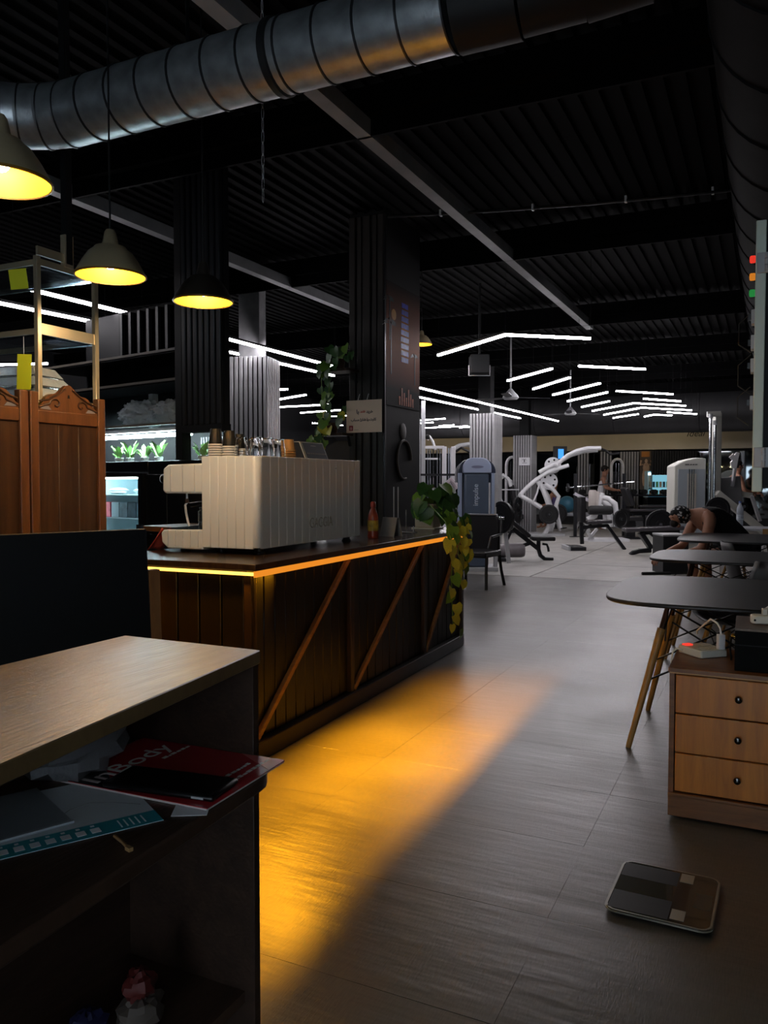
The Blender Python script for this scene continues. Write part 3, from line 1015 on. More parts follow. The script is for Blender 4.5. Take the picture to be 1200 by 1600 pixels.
for cy, cz, s in ((.1, 2.93, .16), (.13, 2.72, .2), (.66, 2.5, .12)):
    for k in range(9):
        a = pi * (.05 + .9 * k / 8)
        e = Vector((0, cos(a) * s, sin(a) * s * .5 - s * .25))
        m.add([(-.0038, cy, cz), (-.0025, cy + e.y * .5 - .01, cz + e.z * .5 + .05 * s * 3), (-.0025, cy + e.y, cz + e.z), (-.0025, cy + e.y * .5 + .012, cz + e.z * .5 - .01 + .05 * s * 3)], [(0, 1, 2, 3)])
    m.bb(-.0036, -.002, cy - .008, cy + .008, cz - s * 2.2, cz)
m.build('printed_palm', mat('print_black', '#060505', .5), mo)
m = MB()
for k in range(7):
    m.bb(-.004, -.0022, .3 + .05 * k, .33 + .05 * k, 2.02, 2.1 + .08 * ((k * 5) % 3) / 2)
m.build('printed_skyline', mat('print_rust', '#a8502a', .5, var=.5, vscale=18), mo)
m = MB()
pts = [(-.003, .42 + .16 * cos(a), 1.52 + .18 * sin(a)) for a in [i * 2 * pi / 24 for i in range(20)]]
m.tube(pts, .012, 6)
m.ball((-.006, .4, 1.78), (.006, .07, .08), 12, 6)
m.build('painted_motif', mat('motif_grey', '#3d3632', .5), t)
sh = thing('payment_sign', 'white laminated Persian payment sign hung on the bar pillar', 'sign', (-3.235, 6.33, 1.895), -.03)
MB().bb(-.178, .178, -.002, .002, -.143, .143).build('card', mat('sign_card', '#e8cbb4', .45), sh)
INK = mat('sign_ink', '#3a3245', .6)
RED = mat('sign_red', '#c0281e', .6)
W1 = fa('\uFEA7\uFEAE\uFBFE\uFEAA')
W2 = fa('\uFED3\uFED8\uFEC2')
W3 = fa('\uFE91\uFE8E')
W4 = fa('\uFB90\uFE8E\uFEAD\uFE95') 
W5 = fa('\uFBFE\uFE8E')
W6 = fa('\uFEB7\uFE8E\uFEAD\uFB8A')
W7 = fa('\uFEA3\uFEB4\uFE8E\uFE8F')
R0 = (pi / 2, 0, 0)
txt('lettering', W1, .05, INK, sh, (.058, -.0026, .04), R0, width=.066, bold=.03)
txt('lettering', W2, .05, RED, sh, (-.012, -.0026, .042), R0, width=.05, bold=.03)
txt('lettering', W3, .05, INK, sh, (-.062, -.0026, .04), R0, width=.024, bold=.03)
txt('lettering', W7 + '\u2009' + W6 + ' ' + W5 + ' ' + W4, .052, INK, sh, (-.004, -.0026, -.03), R0, width=.255, bold=.03)
lg = MB().bb(-.15, -.11, -.0028, -.002, -.125, -.08).build('logo_square', mat('logo_red', '#8d2028', .6), sh)
MB().prism([(-.14, -.118), (-.12, -.118), (-.119, -.1), (-.13, -.088), (-.141, -.1)], -.0034, -.0028, 'XZ').build('logo_mark', mat('logo_pale', '#c98d8d', .6), lg)
MB().bb(-.1, -.055, -.0028, -.002, -.12, -.1175).build('small_print', INK, sh)
m = MB()
m.bar((-.06, .0, .143), (-.06, .03, .2), .006, .003).bar((.03, 0, .143), (.03, .03, .2), .006, .003)
m.build('hanging_clip', WHITE_METAL, sh)

def shelf_plant(loc, shelf_loc, label, slabel, seed, n, spread, drop, mixw):
    s = thing('wall_shelf', slabel, 'shelf', shelf_loc)
    MB().bb(-.13, .13, -.1, .1, -.012, .012).build('shelf_board', SHELF_WOOD, s, bevel=.003)
    MB().bar((.1, .06, -.01), (.1, .095, -.1), .02, .01).build('bracket', BLACK, s)
    t = thing('trailing_plant', label, 'plant', loc)
    MB().lathe([(.045, 0), (.06, .09), (.055, .09), (.05, .07), (.001, .07)], n=16).build('pot', mat('terracotta_dark', '#54392a', .7), t)
    rr = random.Random(seed)
    m = MB()
    v1 = [(-.03, -.03, .08), (-.09, -.1, .06), (-.11, -.12, -.05), (-.1, -.13, -drop * .6), (-.11, -.12, -drop)]
    v2 = [(.02, -.05, .08), (-.01, -.12, .05), (-.02, -.13, -.1), (-.03, -.13, -drop * .75)]
    m.tube(v1, .003, 5)
    m.tube(v2, .003, 5)
    m.build('stem', LEAFS[1], t)
    for k in range(n):
        if k % 3 == 0:
            a = rr.uniform(0, 2 * pi)
            p = Vector((cos(a) * spread * rr.uniform(.3, 1), sin(a) * spread * .8, .1 + rr.uniform(0, spread)))
        else:
            p = along(v1 if k % 3 == 1 else v2, rr.uniform(.15, 1)) + Vector((rr.uniform(-.05, .05), rr.uniform(-.03, .02), rr.uniform(-.03, .03)))
        leaf(t, p, (rr.uniform(-.6, .5), -1, rr.uniform(-.1, .6)), rr.uniform(.06, .1), rr.choice(mixw))
    return t
shelf_plant((-3.46, 6.28, 2.312), (-3.44, 6.29, 2.30), 'dark trailing plant high on the left of the bar pillar', 'small upper plant shelf on the bar pillar', 5, 30, .12, .32, [0, 0, 0, 1])
shelf_plant((-3.51, 6.24, 1.747), (-3.49, 6.26, 1.735), 'bright green plant on the lower shelf beside the payment sign', 'small lower plant shelf beside the payment sign', 9, 34, .16, .12, [0, 1, 1, 2])
t = thing('jar_shelf', 'narrow white shelf on the bar pillar behind the coffee machine', 'shelf', (-3.44, 6.32, 1.18))
MB().bb(-.1, .1, -.07, .07, -.01, .01).build('shelf_board', WHITE_METAL, t, bevel=.002)
t = thing('spice_jar', 'amber jar on the narrow white shelf by the coffee machine', 'jar', (-3.39, 6.29, 1.19))
MB().lathe([(.034, 0), (.036, .01), (.036, .085), (.028, .1)], n=16).build('jar', mat('amber_jar', '#8f5f22', .25), t)
MB().lathe([(.03, .1), (.031, .104), (.031, .125), (.027, .128)], n=16).build('lid', mat('jar_lid', '#c79a3e', .4), t)

# ------------------------------------------------------------------ glass rack and carved screen on the left
t = thing('glass_rack', 'steel framed rack with blue glass shelves at the left edge', 'rack', (-3.0, 2.62, 0))
SHG = pane_mat('tinted_shelf_glass', (.62, .74, .85))
for x in (0, -.75):
    for y in (0, .345):
        MB().box((x, y, 1.17), (.024, .024, 2.34 if y == 0 else 2.36)).build('post', BRASS, t, bevel=.002, seg=1)
for z, hh in ((2.3, .03), (1.99, .05)):
    for x in (0, -.75):
        MB().bb(x - .006, x + .006, .0, .345, z, z + hh).build('rail', BRASS, t)
    for y in (0, .345):
        MB().bb(-.75, 0, y - .006, y + .006, z, z + .025).build('rail', BRASS, t)
    MB().bb(-.74, -.008, .01, .335, z - .008, z - .001).build('glass_shelf', SHG, t)
MB().bb(-.74, -.008, .01, .335, 1.70, 1.708).build('glass_shelf', SHG, t)
for x in (0, -.75):
    MB().bb(x - .006, x + .006, .0, .345, 1.685, 1.70).build('rail', BRASS, t)
MB().bb(-.006, .006, 0, .2, 2.345, 2.385).build('price_rail', BRASS, t)
MB().box((.0, .175, 3.02), (.035, .035, 1.36)).build('ceiling_hanger', BLACK, t)
MB().box((.0, .175, 2.4), (.03, .05, .15)).build('hanger_plate', BRASS, t)
o = MB().bb(-.001, .001, -.04, .04, -.045, .045).build('sticky_note', mat('yellow_note', '#d3d61f', .7), None)
o.location = (-3.11, 2.612, 2.245)
o.rotation_euler = (.1, .06, radians(-62))
tag(o, 'yellow sticky note on the upper glass shelf', 'note')
t = thing('hanging_tag', 'bright yellow card tag hanging below the middle glass shelf', 'tag', (-3.075, 2.605, 1.82))
o = MB().bb(-.034, .034, -.001, .001, -.08, .08).build('card', mat('yellow_note', '#d3d61f', .7), t)
o.rotation_euler = (0, .04, radians(20))
MB().tube([(0, 0, .08), (0, 0, .16)], .0015, 4).build('string', WHITE_METAL, t)
for k, (x, y, z, s, l) in enumerate([(-.22, .17, 1.709, 1., 'lowest'), (-.25, .16, 1.765, .96, 'middle'), (-.28, .17, 1.82, .8, 'topmost')]):
    t = thing('clear_tray', 'crinkled clear plastic food tray, %s of the pile behind the carved screen' % l, 'tray', (-3.0 + x, 2.62 + y, z), .1 * k, 'clear trays behind the carved screen')
    MB().prism([(-.17 * s, -.13 * s), (.17 * s, -.13 * s), (.17 * s, .13 * s), (-.17 * s, .13 * s)], 0, .006).build('base', CLEAR, t)
    m = MB()
    q = [(-.17, -.13, .006), (.17, -.13, .006), (.17, .13, .006), (-.17, .13, .006), (-.13, -.1, .05), (.13, -.1, .05), (.13, .1, .05), (-.13, .1, .05)]
    m.add([(a * s, b * s, c) for a, b, c in q], [(0, 1, 5, 4), (1, 2, 6, 5), (2, 3, 7, 6), (3, 0, 4, 7), (4, 5, 6, 7)])
    m.build('lid', FILM, t, bevel=.004)

def crest():
    out = []
    n = 24
    for i in range(n + 1):
        u = i / n
        z = .015 + .085 * max(0, cos((u - .5) * pi)) ** 1.6 + .012 * cos((u - .5) * 6 * pi)
        out.append((u, z))
    return out
def screen_panel(y0, label):
    t = thing('carved_screen', label, 'screen', (-2.92, y0, 0), 0, 'carved wooden screens')
    Wd = .44
    for y in (.024, Wd - .024):
        MB().bb(-.018, .018, y - .022, y + .022, .02, 1.715).build('stile', SCREEN_FRAME, t, bevel=.004)
    for z0, z1 in ((1.58, 1.635), (.06, .14)):
        MB().bb(-.014, .014, .046, Wd - .046, z0, z1).build('rail', SCREEN_FRAME, t, bevel=.003)
    for k in range(3):
        a = .046 + (Wd - .092) * k / 3
        MB().bb(-.006, .006, a + .0008, a + (Wd - .092) / 3 - .0008, .14, 1.58).build('infill_board', SCREEN_PANEL, t, bevel=.002, seg=1)
    c = crest()
    poly = [(.046, 1.635)] + [(.046 + (Wd - .092) * u, 1.65 + z) for u, z in c] + [(Wd - .046, 1.635)]
    cr = MB().prism(poly, -.011, .011, 'YZ').build('carved_crest', SCREEN_FRAME, t)
    for s in (-1, 1):
        m = MB()
        mid = Wd / 2
        pts = []
        for i in range(22):
            a = i / 21 * 3.6 * pi / 2
            r = .028 * (1 - i / 26)
            pts.append((.012, mid + s * (.075 + r * cos(a) * 1.2), 1.668 + r * sin(a)))
        pts = [(.012, mid + s * .17, 1.648)] + pts
        m.tube(pts, .0045, 5)
        m.tube([(.012, mid + s * .02, 1.74), (.012, mid + s * .06, 1.715), (.012, mid + s * .11, 1.69), (.012, mid + s * .165, 1.675)], .005, 5)
        m.build('scroll_carving', mat('carving_shadow_wood', '#3c2313', .5), cr)  # darker wood tone than the frame
        m = MB()
        m.prism([(mid + s * .1, 1.64), (mid + s * .16, 1.642), (mid + s * .15, 1.655), (mid + s * .115, 1.656)], .0105, .0125, 'YZ')
        m.build('pierced_gap', mat('pale_gap', '#77747c', .6), cr)
    MB().prism([(Wd / 2 - .006, 1.7), (Wd / 2 + .006, 1.7), (Wd / 2 + .004, 1.715), (Wd / 2 - .004, 1.715)], .0105, .0125, 'YZ').build('pierced_gap', BLACK, cr)
    return t
screen_panel(2.487, 'brown wooden screen with carved crest, right of the pair by the fridge')
screen_panel(2.04, 'brown wooden screen with carved crest, cut off by the left edge')

# ------------------------------------------------------------------ dark board behind the desk
ang = math.atan2(1.951 - 1.565, -1.787 + 1.955)
t = thing('standing_board', 'tall plain black board with a brown wooden end standing behind the desk', 'board', (-1.787, 1.951, 0), ang)
MB().prism([(-1.3, .0), (.045, .0), (.0, 1.17), (-1.3, 1.17)], -.03, 0, 'XZ').build('panel', BLACK, t, bevel=.002)
MB().prism([(.03, .1), (.075, .1), (.045, .86), (.042, 1.04), (.008, 1.04)], -.034, -.004, 'XZ').build('wooden_end', mat('raw_wood_end', '#8a5a30', .6, wood='#6b4322', vscale=6, stretch=(4, 4, 1)), t)

# ------------------------------------------------------------------ reception desk in the foreground
t = thing('reception_desk', 'dark wood reception desk with open shelves in the foreground', 'desk', (-.9, .5, 0))
DX, DY = -.9, .5
def lo_(p):
    return [(x - DX, y - DY) for x, y in p]
MB().prism(lo_([(-.777, 1.131), (-1.08, 1.131), (-1.08, -.6), (-.55, -.6), (-.70, .554)]), 1.009, 1.032).build('desk_top', DESK_TOP, t, bevel=.0015, seg=1)
MB().bb(-1.06 - DX, -.78 - DX, 1.113 - DY, 1.13 - DY, 0, 1.009).build('end_panel', DESK_SIDE, t, bevel=.001, seg=1)
MB().bb(-1.06 - DX, -.7 - DX, -.58 - DY, -.56 - DY, 0, 1.009).build('end_panel', DESK_SIDE, t)
MB().bb(-1.078 - DX, -1.062 - DX, -.58 - DY, 1.13 - DY, 0, 1.009).build('back_panel', DESK_SIDE, t)
arc = [(-.778 + .06 * cos(a), 1.045 + .06 * sin(a)) for a in [radians(q) for q in (0, 18, 36, 54, 72, 90)]]
MB().prism(lo_([(-1.061, -.558), (-.66, -.558), (-.69, .537), (-.712, .95)] + arc + [(-1.061, 1.111)]), .826, .85).build('shelf', SHELF_WOOD, t, bevel=.004)
MB().bb(-1.061 - DX, -.80 - DX, -.558 - DY, 1.112 - DY, .42, .44).build('shelf', SHELF_WOOD, t)
MB().bb(-1.061 - DX, -.84 - DX, -.558 - DY, 1.112 - DY, 0, .06).build('kick_board', DESK_SIDE, t)

ZS = .8505
t = thing('red_booklet', 'dark red glossy brochure with white lettering overhanging the shelf', 'booklet', (-.862, 1.002, ZS), radians(90 + 2))
# local x runs along the shelf (world +y), local y away from the opening (world -x)
MB().bb(-.105, .11, -.145, .15, 0, .003).build('pages', mat('page_edge', '#c9c2be', .6), t)
MB().bb(-.105, .11, -.146, .15, .003, .0042).build('cover', mat('cover_red', '#a92a30', .22, coat=.4), t)
MB().prism([(-.105, .02), (.0, .15), (-.105, .15)], .0043, .0047).build('printed_black', mat('print_black2', '#0c0a0b', .3), t)
MB().prism([(.06, -.146), (.11, -.06), (.11, -.146)], .0043, .0047).build('printed_flash', mat('cover_pink', '#bb5a58', .25), t)
LET = mat('cover_letter', '#c4b9b6', .4)
txt('lettering', 'InBody', .05, LET, t, (-.005, .08, .0049), (0, 0, 0), .0003, sx=1.35)
MB().lathe([(.012, 0), (.012, .0012), (.001, .002)], (-.03, -.085, .0043), 16).build('logo', mat('logo_blue', '#8e97b3', .3, .4), t)
m = MB()
rr = random.Random(2)
for x0, x1, y0 in ((.035, .1, .045), (.0, .075, -.1), (-.015, .09, -.12)):
    x = x0
    while x < x1:
        wl = rr.uniform(.004, .012)
        m.bb(x, x + wl, y0 - .003, y0 + rr.uniform(.001, .004), .0043, .0048)
        x += wl + .003
m.build('small_print', LET, t)
t = thing('phone', 'black phone lying on the red brochure', 'phone', (-.815, .945, ZS + .0052), radians(8))
MB().bb(-.095, .095, -.04, .04, 0, .009).build('body', mat('phone_black', '#0b0b0d', .4), t, bevel=.004)
MB().bb(-.088, .088, -.035, .035, .0088, .0094).build('screen', mat('phone_screen', '#070708', .3), t)
MB().bb(.06, .08, -.041, -.0395, .003, .006).build('button', GREY_METAL, t)

t = thing('result_sheet', 'white result sheet with a teal footer strip and white boxes', 'paper', (-.862, .71, ZS), radians(60))
# local x along the footer, local y towards the back of the shelf
MB().bb(-.15, .18, -.028, .18, 0, .0006).build('sheet', mat('sheet_paper', '#c8cfd4', .6), t)
MB().bb(-.11, .18, -.028, .012, .0006, .0009).build('footer', mat('teal_print', '#2a8f9a', .5), t)
MB().bb(-.15, -.11, -.028, .012, .0006, .0009).build('footer', mat('pale_print', '#9fb6b9', .5), t)
m = MB()
for k in range(9):
    m.bb(-.065 + k * .019, -.053 + k * .019, -.018, -.003, .0009, .0012)
m.build('printed_box', PAPER, t)
m = MB()
for k in range(5):
    m.bb(.125 + .008 * k, .127 + .008 * k, -.02, .005, .0009, .0011)
for k in range(9):
    m.bb(-.062 + k * .019, -.057 + k * .019, .003, .008, .0009, .0011)
m.build('small_print', PAPER, t)
m = MB()
for k in range(10):
    a = [(-.13 + .03 * k, .03 + .02 * ((k * 7) % 5) / 2)]
    m.bar((-.13 + .03 * k, .06 + .03 * sin(k), .0008), (-.1 + .03 * k, .06 + .03 * sin(k + 1), .0008), .0012, .0003, up=(0, 0, 1))
m.build('printed_curve', mat('faint_print', '#8b9296', .6), t)
t = thing('plastic_folder', 'clear grey plastic folder lying over the result sheet', 'folder', (-.945, .70, ZS + .0012), radians(66))
MB().bb(-.16, .12, -.05, .11, 0, .002).build('cover', mat('folder_grey', '#8d959c', .3, trans=.3), t)
MB().bb(-.16, .12, -.052, -.046, .002, .004).build('spine', mat('folder_edge', '#a9b2b8', .3), t)
t = thing('white_card', 'small white card peeping out under the black phone', 'card', (-.735, .895, ZS), radians(30))
MB().bb(-.025, .025, -.02, .02, 0, .001).build('card', PAPER, t, bevel=.0005, seg=1)
t = thing('cable_stub', 'short tan cable tie on the shelf below the teal strip', 'cable tie', (-.745, .77, ZS), radians(-15))
MB().tube([(-.025, .004, .003), (0, 0, .004), (.018, -.003, .003)], .0022, 6).build('strap', mat('tan_plastic', '#8a6b45', .6), t)
MB().bb(.016, .026, -.006, .0, 0, .005).build('head', mat('tan_plastic', '#8a6b45', .6), t)

def crumple(name, c, r, m_, seed, parent=None, n=14, mm=10, jit=1., smooth=25):
    rr = random.Random(seed)
    b = MB().ball((0, 0, r[2]), r, n, mm)
    vs = []
    for v in b.v:
        d = Vector(v) - Vector((0, 0, r[2]))
        f = 1 + rr.uniform(-.22, .18) * jit
        p = d * f + Vector((0, 0, r[2]))
        vs.append((p.x, p.y, max(.001, p.z)))
    b.v = vs
    o = b.build(name, m_, parent, smooth=smooth)
    o.location = c
    return o
tag(crumple('plastic_bag', (-.985, .925, ZS), (.05, .1, .05), mat('grey_film', '#8c8d92', .35, trans=.35, bump=.6), 4), 'crumpled grey plastic bag at the back of the desk shelf', 'bag')
t = thing('snack_packet', 'red and white crumpled packet on the low dark desk shelf', 'packet', (-.89, .955, .44))
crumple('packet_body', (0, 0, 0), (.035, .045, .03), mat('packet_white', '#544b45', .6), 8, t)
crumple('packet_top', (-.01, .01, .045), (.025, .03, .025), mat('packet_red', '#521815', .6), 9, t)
tag(crumple('blue_wrapper', (-.95, .9, .44), (.03, .035, .025), mat('wrapper_blue', '#1b1d42', .6), 10), 'small blue wrapper on the low dark desk shelf', 'wrapper')

# ------------------------------------------------------------------ back bar with drinks fridge
UR = radians(-11.5)
UL = Vector((-3.34, 4.44, 0))
def unit(x, y, z=0):
    return (UL.x + x * cos(UR) - y * sin(UR), UL.y + x * sin(UR) + y * cos(UR), z)
t = thing('back_bar', 'black back bar cabinet and shelving behind the coffee machine', 'cabinet', UL, UR)
DARKP = mat('black_cabinet', '#141519', .3, bump=.03, bscale=60)
MB().bb(-.83, -.02, 0, .45, 0, 1.47).build('cabinet_body', DARKP, t, bevel=.004)
MB().bb(-2.3, -.835, 0, .45, 1.39, 1.47).build('lintel', DARKP, t, bevel=.004)
MB().bb(-2.3, -1.6, 0, .45, 0, 1.385).build('cabinet_body', DARKP, t, bevel=.004)
MB().bb(-.84, -.6, -.012, .0, .02, 1.37).build('door', DARKP, t, bevel=.003)
MB().bb(-.595, -.02, -.012, .0, .02, 1.37).build('door', DARKP, t, bevel=.003)
EDGE = mat('shelf_edge', '#6d655b', .45)
for z in (1.72, 2.035, 2.25):
    s_ = MB().bb(-2.3, -.46, .02, .44, z, z + .03).build('shelf', BLACK if z > 1.8 else PANE, t)
    MB().bb(-2.3, -.46, .012, .02, z + .012, z + .03).build('edge_band', EDGE, s_)
MB().bb(-2.3, -.5, .44, .46, 1.47, 2.75).build('back_board', BLACK, t)
MB().bb(-1.33, -1.27, .38, .43, 1.75, 2.03).build('upright', GREY_METAL, t)
sl = None
for k in range(9):
    o = share(sl) if sl else MB().bb(0, .03, .0, .03, 2.32, 2.66).build('slat', mat('dim_slat', '#202123', .6), t)
    sl = sl or o
    o.location = (-1.45 + k * .115, .2, 0)
MB().bb(-1.5, -.4, .23, .25, 2.3, 2.68).build('slat_backing', CEIL, t)
MB().bb(-.47, -.4, -.03, .05, 1.47, ZC).build('post', BLACK, t)
MB().bb(-.4, .02, -.03, .05, 1.66, 1.71).build('bottom_rail', BLACK, t)
MB().bb(-.4, .02, .0, .04, 1.7, ZC).build('pier_backing', BLACK, t)
sl = None
for k in range(7):
    o = share(sl) if sl else MB().bb(0, .042, -.03, .0, 1.71, ZC).build('slat', mat('black_slat', '#1f2024', .4), t, bevel=.006, seg=1)
    sl = sl or o
    o.location = (-.4 + k * .0605, 0, 0)
for k in range(10):
    MB().bb(-.74 + k * .03, -.73 + k * .03, .425, .44, 1.48, 1.66).build('grille_rod', GREY_METAL, t)
tb = thing('tube_light', 'cool white tube light glowing under the back bar shelf', 'tube light', unit(-1.2, .1, 1.665), UR)
MB().cyl((-1.05, 0, 0), (.74, 0, 0), .014, 12).build('tube', glow('cool_tube', (.72, .93, 1), SHELF_TUBE), tb)
MB().bb(-1.07, .76, -.03, .06, .03, .05).build('fitting', WHITE_METAL, tb)
for k, (x, y, s, l) in enumerate([(-.74, .17, 1., 'right'), (-1.16, .2, 1.1, 'left')]):
    q = MB().ball((0, 0, 0), 1, 64, 40)
    vs = []
    for v in q.v:
        d = Vector(v)
        f = .78 + .3 * abs(noise.noise(d * 2.1 + Vector((k * 9, 0, 0)))) + .22 * abs(noise.noise(d * 5 + Vector((k * 5, 3, 1)))) + .1 * abs(noise.noise(d * 11))
        ear = 1 + .35 * max(0, d.z) ** 3 * noise.noise(Vector((d.x * 3, d.y * 3, k * 4)))
        vs.append((d.x * f * .2 * s, d.y * f * .13 * s, max(0, (d.z * f * ear + .8) * .105 * s)))
    q.v = vs
    b = q.build('carrier_bag', FILM, None, smooth=60)
    b.location = unit(x, y, 1.7505)
    b.rotation_euler = (0, 0, UR + .2 * k)
    tag(b, 'clear plastic bag of supplies on the shelf above the tube light, %s one' % l, 'bag', 'plastic bags above the tube light')
LG = mat('bright_leaf', '#a9e08e', .5, var=.2, vscale=20)
for k, (x, s, l) in enumerate([(-1.36, .9, 'leftmost'), (-1.22, 1.25, 'second from the left'), (-1.03, .9, 'third from the left'), (-.86, 1.2, 'left of the dark post'), (-.36, 1.1, 'right of the dark post')]):
    p = thing('small_plant', 'small bright green plant under the tube light, %s' % l, 'plant', unit(x, .12, 1.471), 0, 'small plants under the tube light')
    MB().lathe([(.03, 0), (.036, .03), (.03, .035)], n=12).build('pot', mat('pale_pot', '#cfd8d4', .5), p)
    m = MB()
    rr = random.Random(k)
    for j in range(16):
        a = rr.uniform(0, 2 * pi)
        q = Vector((cos(a) * .05, sin(a) * .03, .05 + rr.uniform(0, .07) * s))
        d = Vector((cos(a), sin(a) * .6, rr.uniform(.2, 1.2))).normalized()
        pz = d.cross(Vector((0, 0, 1))).normalized() * .016 * s
        m.add([q * .4, q + pz, q + d * .035 * s, q - pz], [(0, 1, 2, 3)])
    m.build('foliage', LG, p)
    MB().tube([(0, 0, .03), (.004, 0, .08 * s)], .003, 5).build('stem', LG, p)

t = thing('drinks_fridge', 'lit glass door drinks fridge stocked with boxes behind the bar', 'fridge', unit(-1.21, 0, 0), UR)
FI = mat('fridge_liner', '#cfe3e8', .5)
MB().bb(-.36, -.345, .0, .44, .04, 1.37).bb(.345, .36, .0, .44, .04, 1.37).bb(-.345, .345, .425, .44, .04, 1.37).bb(-.345, .345, .0, .44, 1.355, 1.37).bb(-.345, .345, .0, .44, .04, .1).build('liner', FI, t)
fr = MB().bb(-.37, -.315, -.045, -.003, .05, 1.38).bb(.315, .37, -.045, -.003, .05, 1.38).bb(-.315, .315, -.045, -.003, 1.352, 1.38).bb(-.315, .315, -.045, -.003, .05, .12).build('door_frame', PLASTIC_BLACK, t)
MB().bb(-.315, .315, -.03, -.024, .12, 1.352).build('door_glass', PANE, fr)
MB().bb(.33, .345, -.075, -.045, .6, 1.0).build('handle', CHROME, fr)
for z in (1.215, 1.035, .78, .5):
    MB().bb(-.34, .34, .03, .42, z - .006, z).build('wire_shelf', mat('white_wire', '#d5e4e8', .4), t)
MB().bb(-.33, .33, .02, .04, 1.338, 1.352).build('light_bar', glow('fridge_tube', (.7, .93, 1), 65.), t)
for s in (-1, 1):
    MB().bb(s * .335 - .004, s * .335 + .004, .0, .012, .14, 1.34).build('light_bar', glow('fridge_side', (.7, .93, 1), 22.), t)
rr = random.Random(5)
def stock(nm, x, z, wd, h, m_, label, grp):
    o = MB().bb(-wd / 2, wd / 2, -.05, .05, 0, h).build(nm, m_, None, bevel=.004)
    o.location = unit(-1.21 + x, .13, z + .0005)
    o.rotation_euler = (0, 0, UR)
    tag(o, label, 'box', grp)
GRY = mat('grey_carton', '#6f7f8a', .5, var=.3, vscale=20)
for k, (x, m_, l) in enumerate([(-.27, mat('red_carton', '#c0384a', .5, var=.3, vscale=30), 'red carton at the left of the fridge shelf'), (-.16, mat('pale_carton', '#a9bcc6', .5), 'pale carton beside the red one in the fridge'),
                                (-.05, GRY, 'grey carton left of the middle of the fridge shelf'), (.06, mat('dark_carton', '#3c4a55', .5, var=.3, vscale=20), 'darkest carton in the middle of the fridge shelf'),
                                (.17, GRY, 'grey carton right of the dark one in the fridge'), (.27, mat('blue_carton', '#5f8296', .5, var=.2, vscale=20), 'bluish carton at the right of the fridge shelf')]):
    stock('drink_carton', x, 1.035, .095, .12, m_, l, 'cartons on the second fridge shelf')
for x, wd, l in ((-.2, .2, 'left'), (.17, .26, 'right')):
    o = crumple('wrapped_food', unit(-1.21 + x, .15, 1.2155), (wd / 2, .06, .026), mat('white_wrap', '#e3ebee', .5), 31 + int(x * 10))
    tag(o, 'white wrapped pack on the top fridge shelf, %s one' % l, 'package', 'white packs on the top fridge shelf')
for k in range(5):
    stock('juice_box', -.24 + .12 * k, .78, .09, .14, [GRY, _M['pale_carton'], _M['blue_carton']][k % 3], 'drink box on the third fridge shelf, %s from the left' % ORD[k], 'boxes on the third fridge shelf')
t = thing('work_counter', 'low work counter with a brown wooden edge behind the coffee machine', 'counter', diag(-1.02, 5.02), UR)
MB().bb(-.5, -.06, -.22, .18, 1.0, 1.035).build('worktop', mat('worktop_edge', '#7a5636', .4, wood='#5c3e26', vscale=5, stretch=(1, 6, 6)), t, bevel=.003)
MB().bb(-.48, -.08, -.18, .16, 0, 1.0).build('carcass', DARKP, t)
MB().bb(-.47, -.285, -.195, -.18, .1, .98).build('door', DARKP, t)
MB().bb(-.28, -.09, -.195, -.18, .1, .98).build('door', DARKP, t)

# ------------------------------------------------------------------ right foreground: scale, chest, tables
sc = thing('bathroom_scale', 'glass bathroom scale lying on the grey floor', 'scale', (-.275, 2.62, 0), radians(-1.5))
def rrect(w, h, r, n=5):
    p = []
    for cx, cy, a0 in ((w / 2 - r, h / 2 - r, 0), (-w / 2 + r, h / 2 - r, 90), (-w / 2 + r, -h / 2 + r, 180), (w / 2 - r, -h / 2 + r, 270)):
        for k in range(n + 1):
            a = radians(a0 + 90 * k / n)
            p.append((cx + r * cos(a), cy + r * sin(a)))
    return p
MB().prism(rrect(.305, .345, .035), .012, .02).build('glass_plate', mat('scale_glass', '#34342f', .12, coat=.3), sc)
MB().prism(rrect(.312, .352, .038), .013, .0165).build('rim', mat('scale_rim', '#8c8b82', .3, .4), sc)
m = MB()
o1, i1 = rrect(.306, .346, .035), rrect(.294, .334, .03)
n = len(o1)
m.add([(a, b, .0203) for a, b in o1] + [(a, b, .0203) for a, b in i1], [(i, (i + 1) % n, n + (i + 1) % n, n + i) for i in range(n)])
m.build('bevel_edge', mat('scale_rim', '#8c8b82', .3, .4), sc)
MB().bb(-.145, .03, .06, .155, .0202, .0205).build('printed_band', mat('scale_black', '#121210', .5, spec=.25), sc)
MB().bb(-.145, .03, -.16, -.045, .0202, .0205).build('printed_band', mat('scale_black', '#121210', .5, spec=.25), sc)
MB().bb(.03, .07, -.16, .16, .0202, .0205).build('printed_band', mat('scale_dark', '#1b1a18', .2), sc)
for y in (.125, -.12):
    MB().bb(.035, .075, y - .03, y + .03, .0204, .0215).build('electrode', mat('brushed_electrode', '#918d80', .4, .5), sc)
MB().bb(.09, .14, -.05, .045, .0202, .0206).build('display', mat('scale_display', '#3d3c36', .2), sc)
for x in (-.11, .11):
    for y in (-.13, .13):
        MB().cyl((x, y, 0), (x, y, .014), .018, 10).build('foot', RUBBER, sc)
MB().bb(-.1, .1, -.12, .12, .006, .0125).build('base_case', PLASTIC_BLACK, sc)

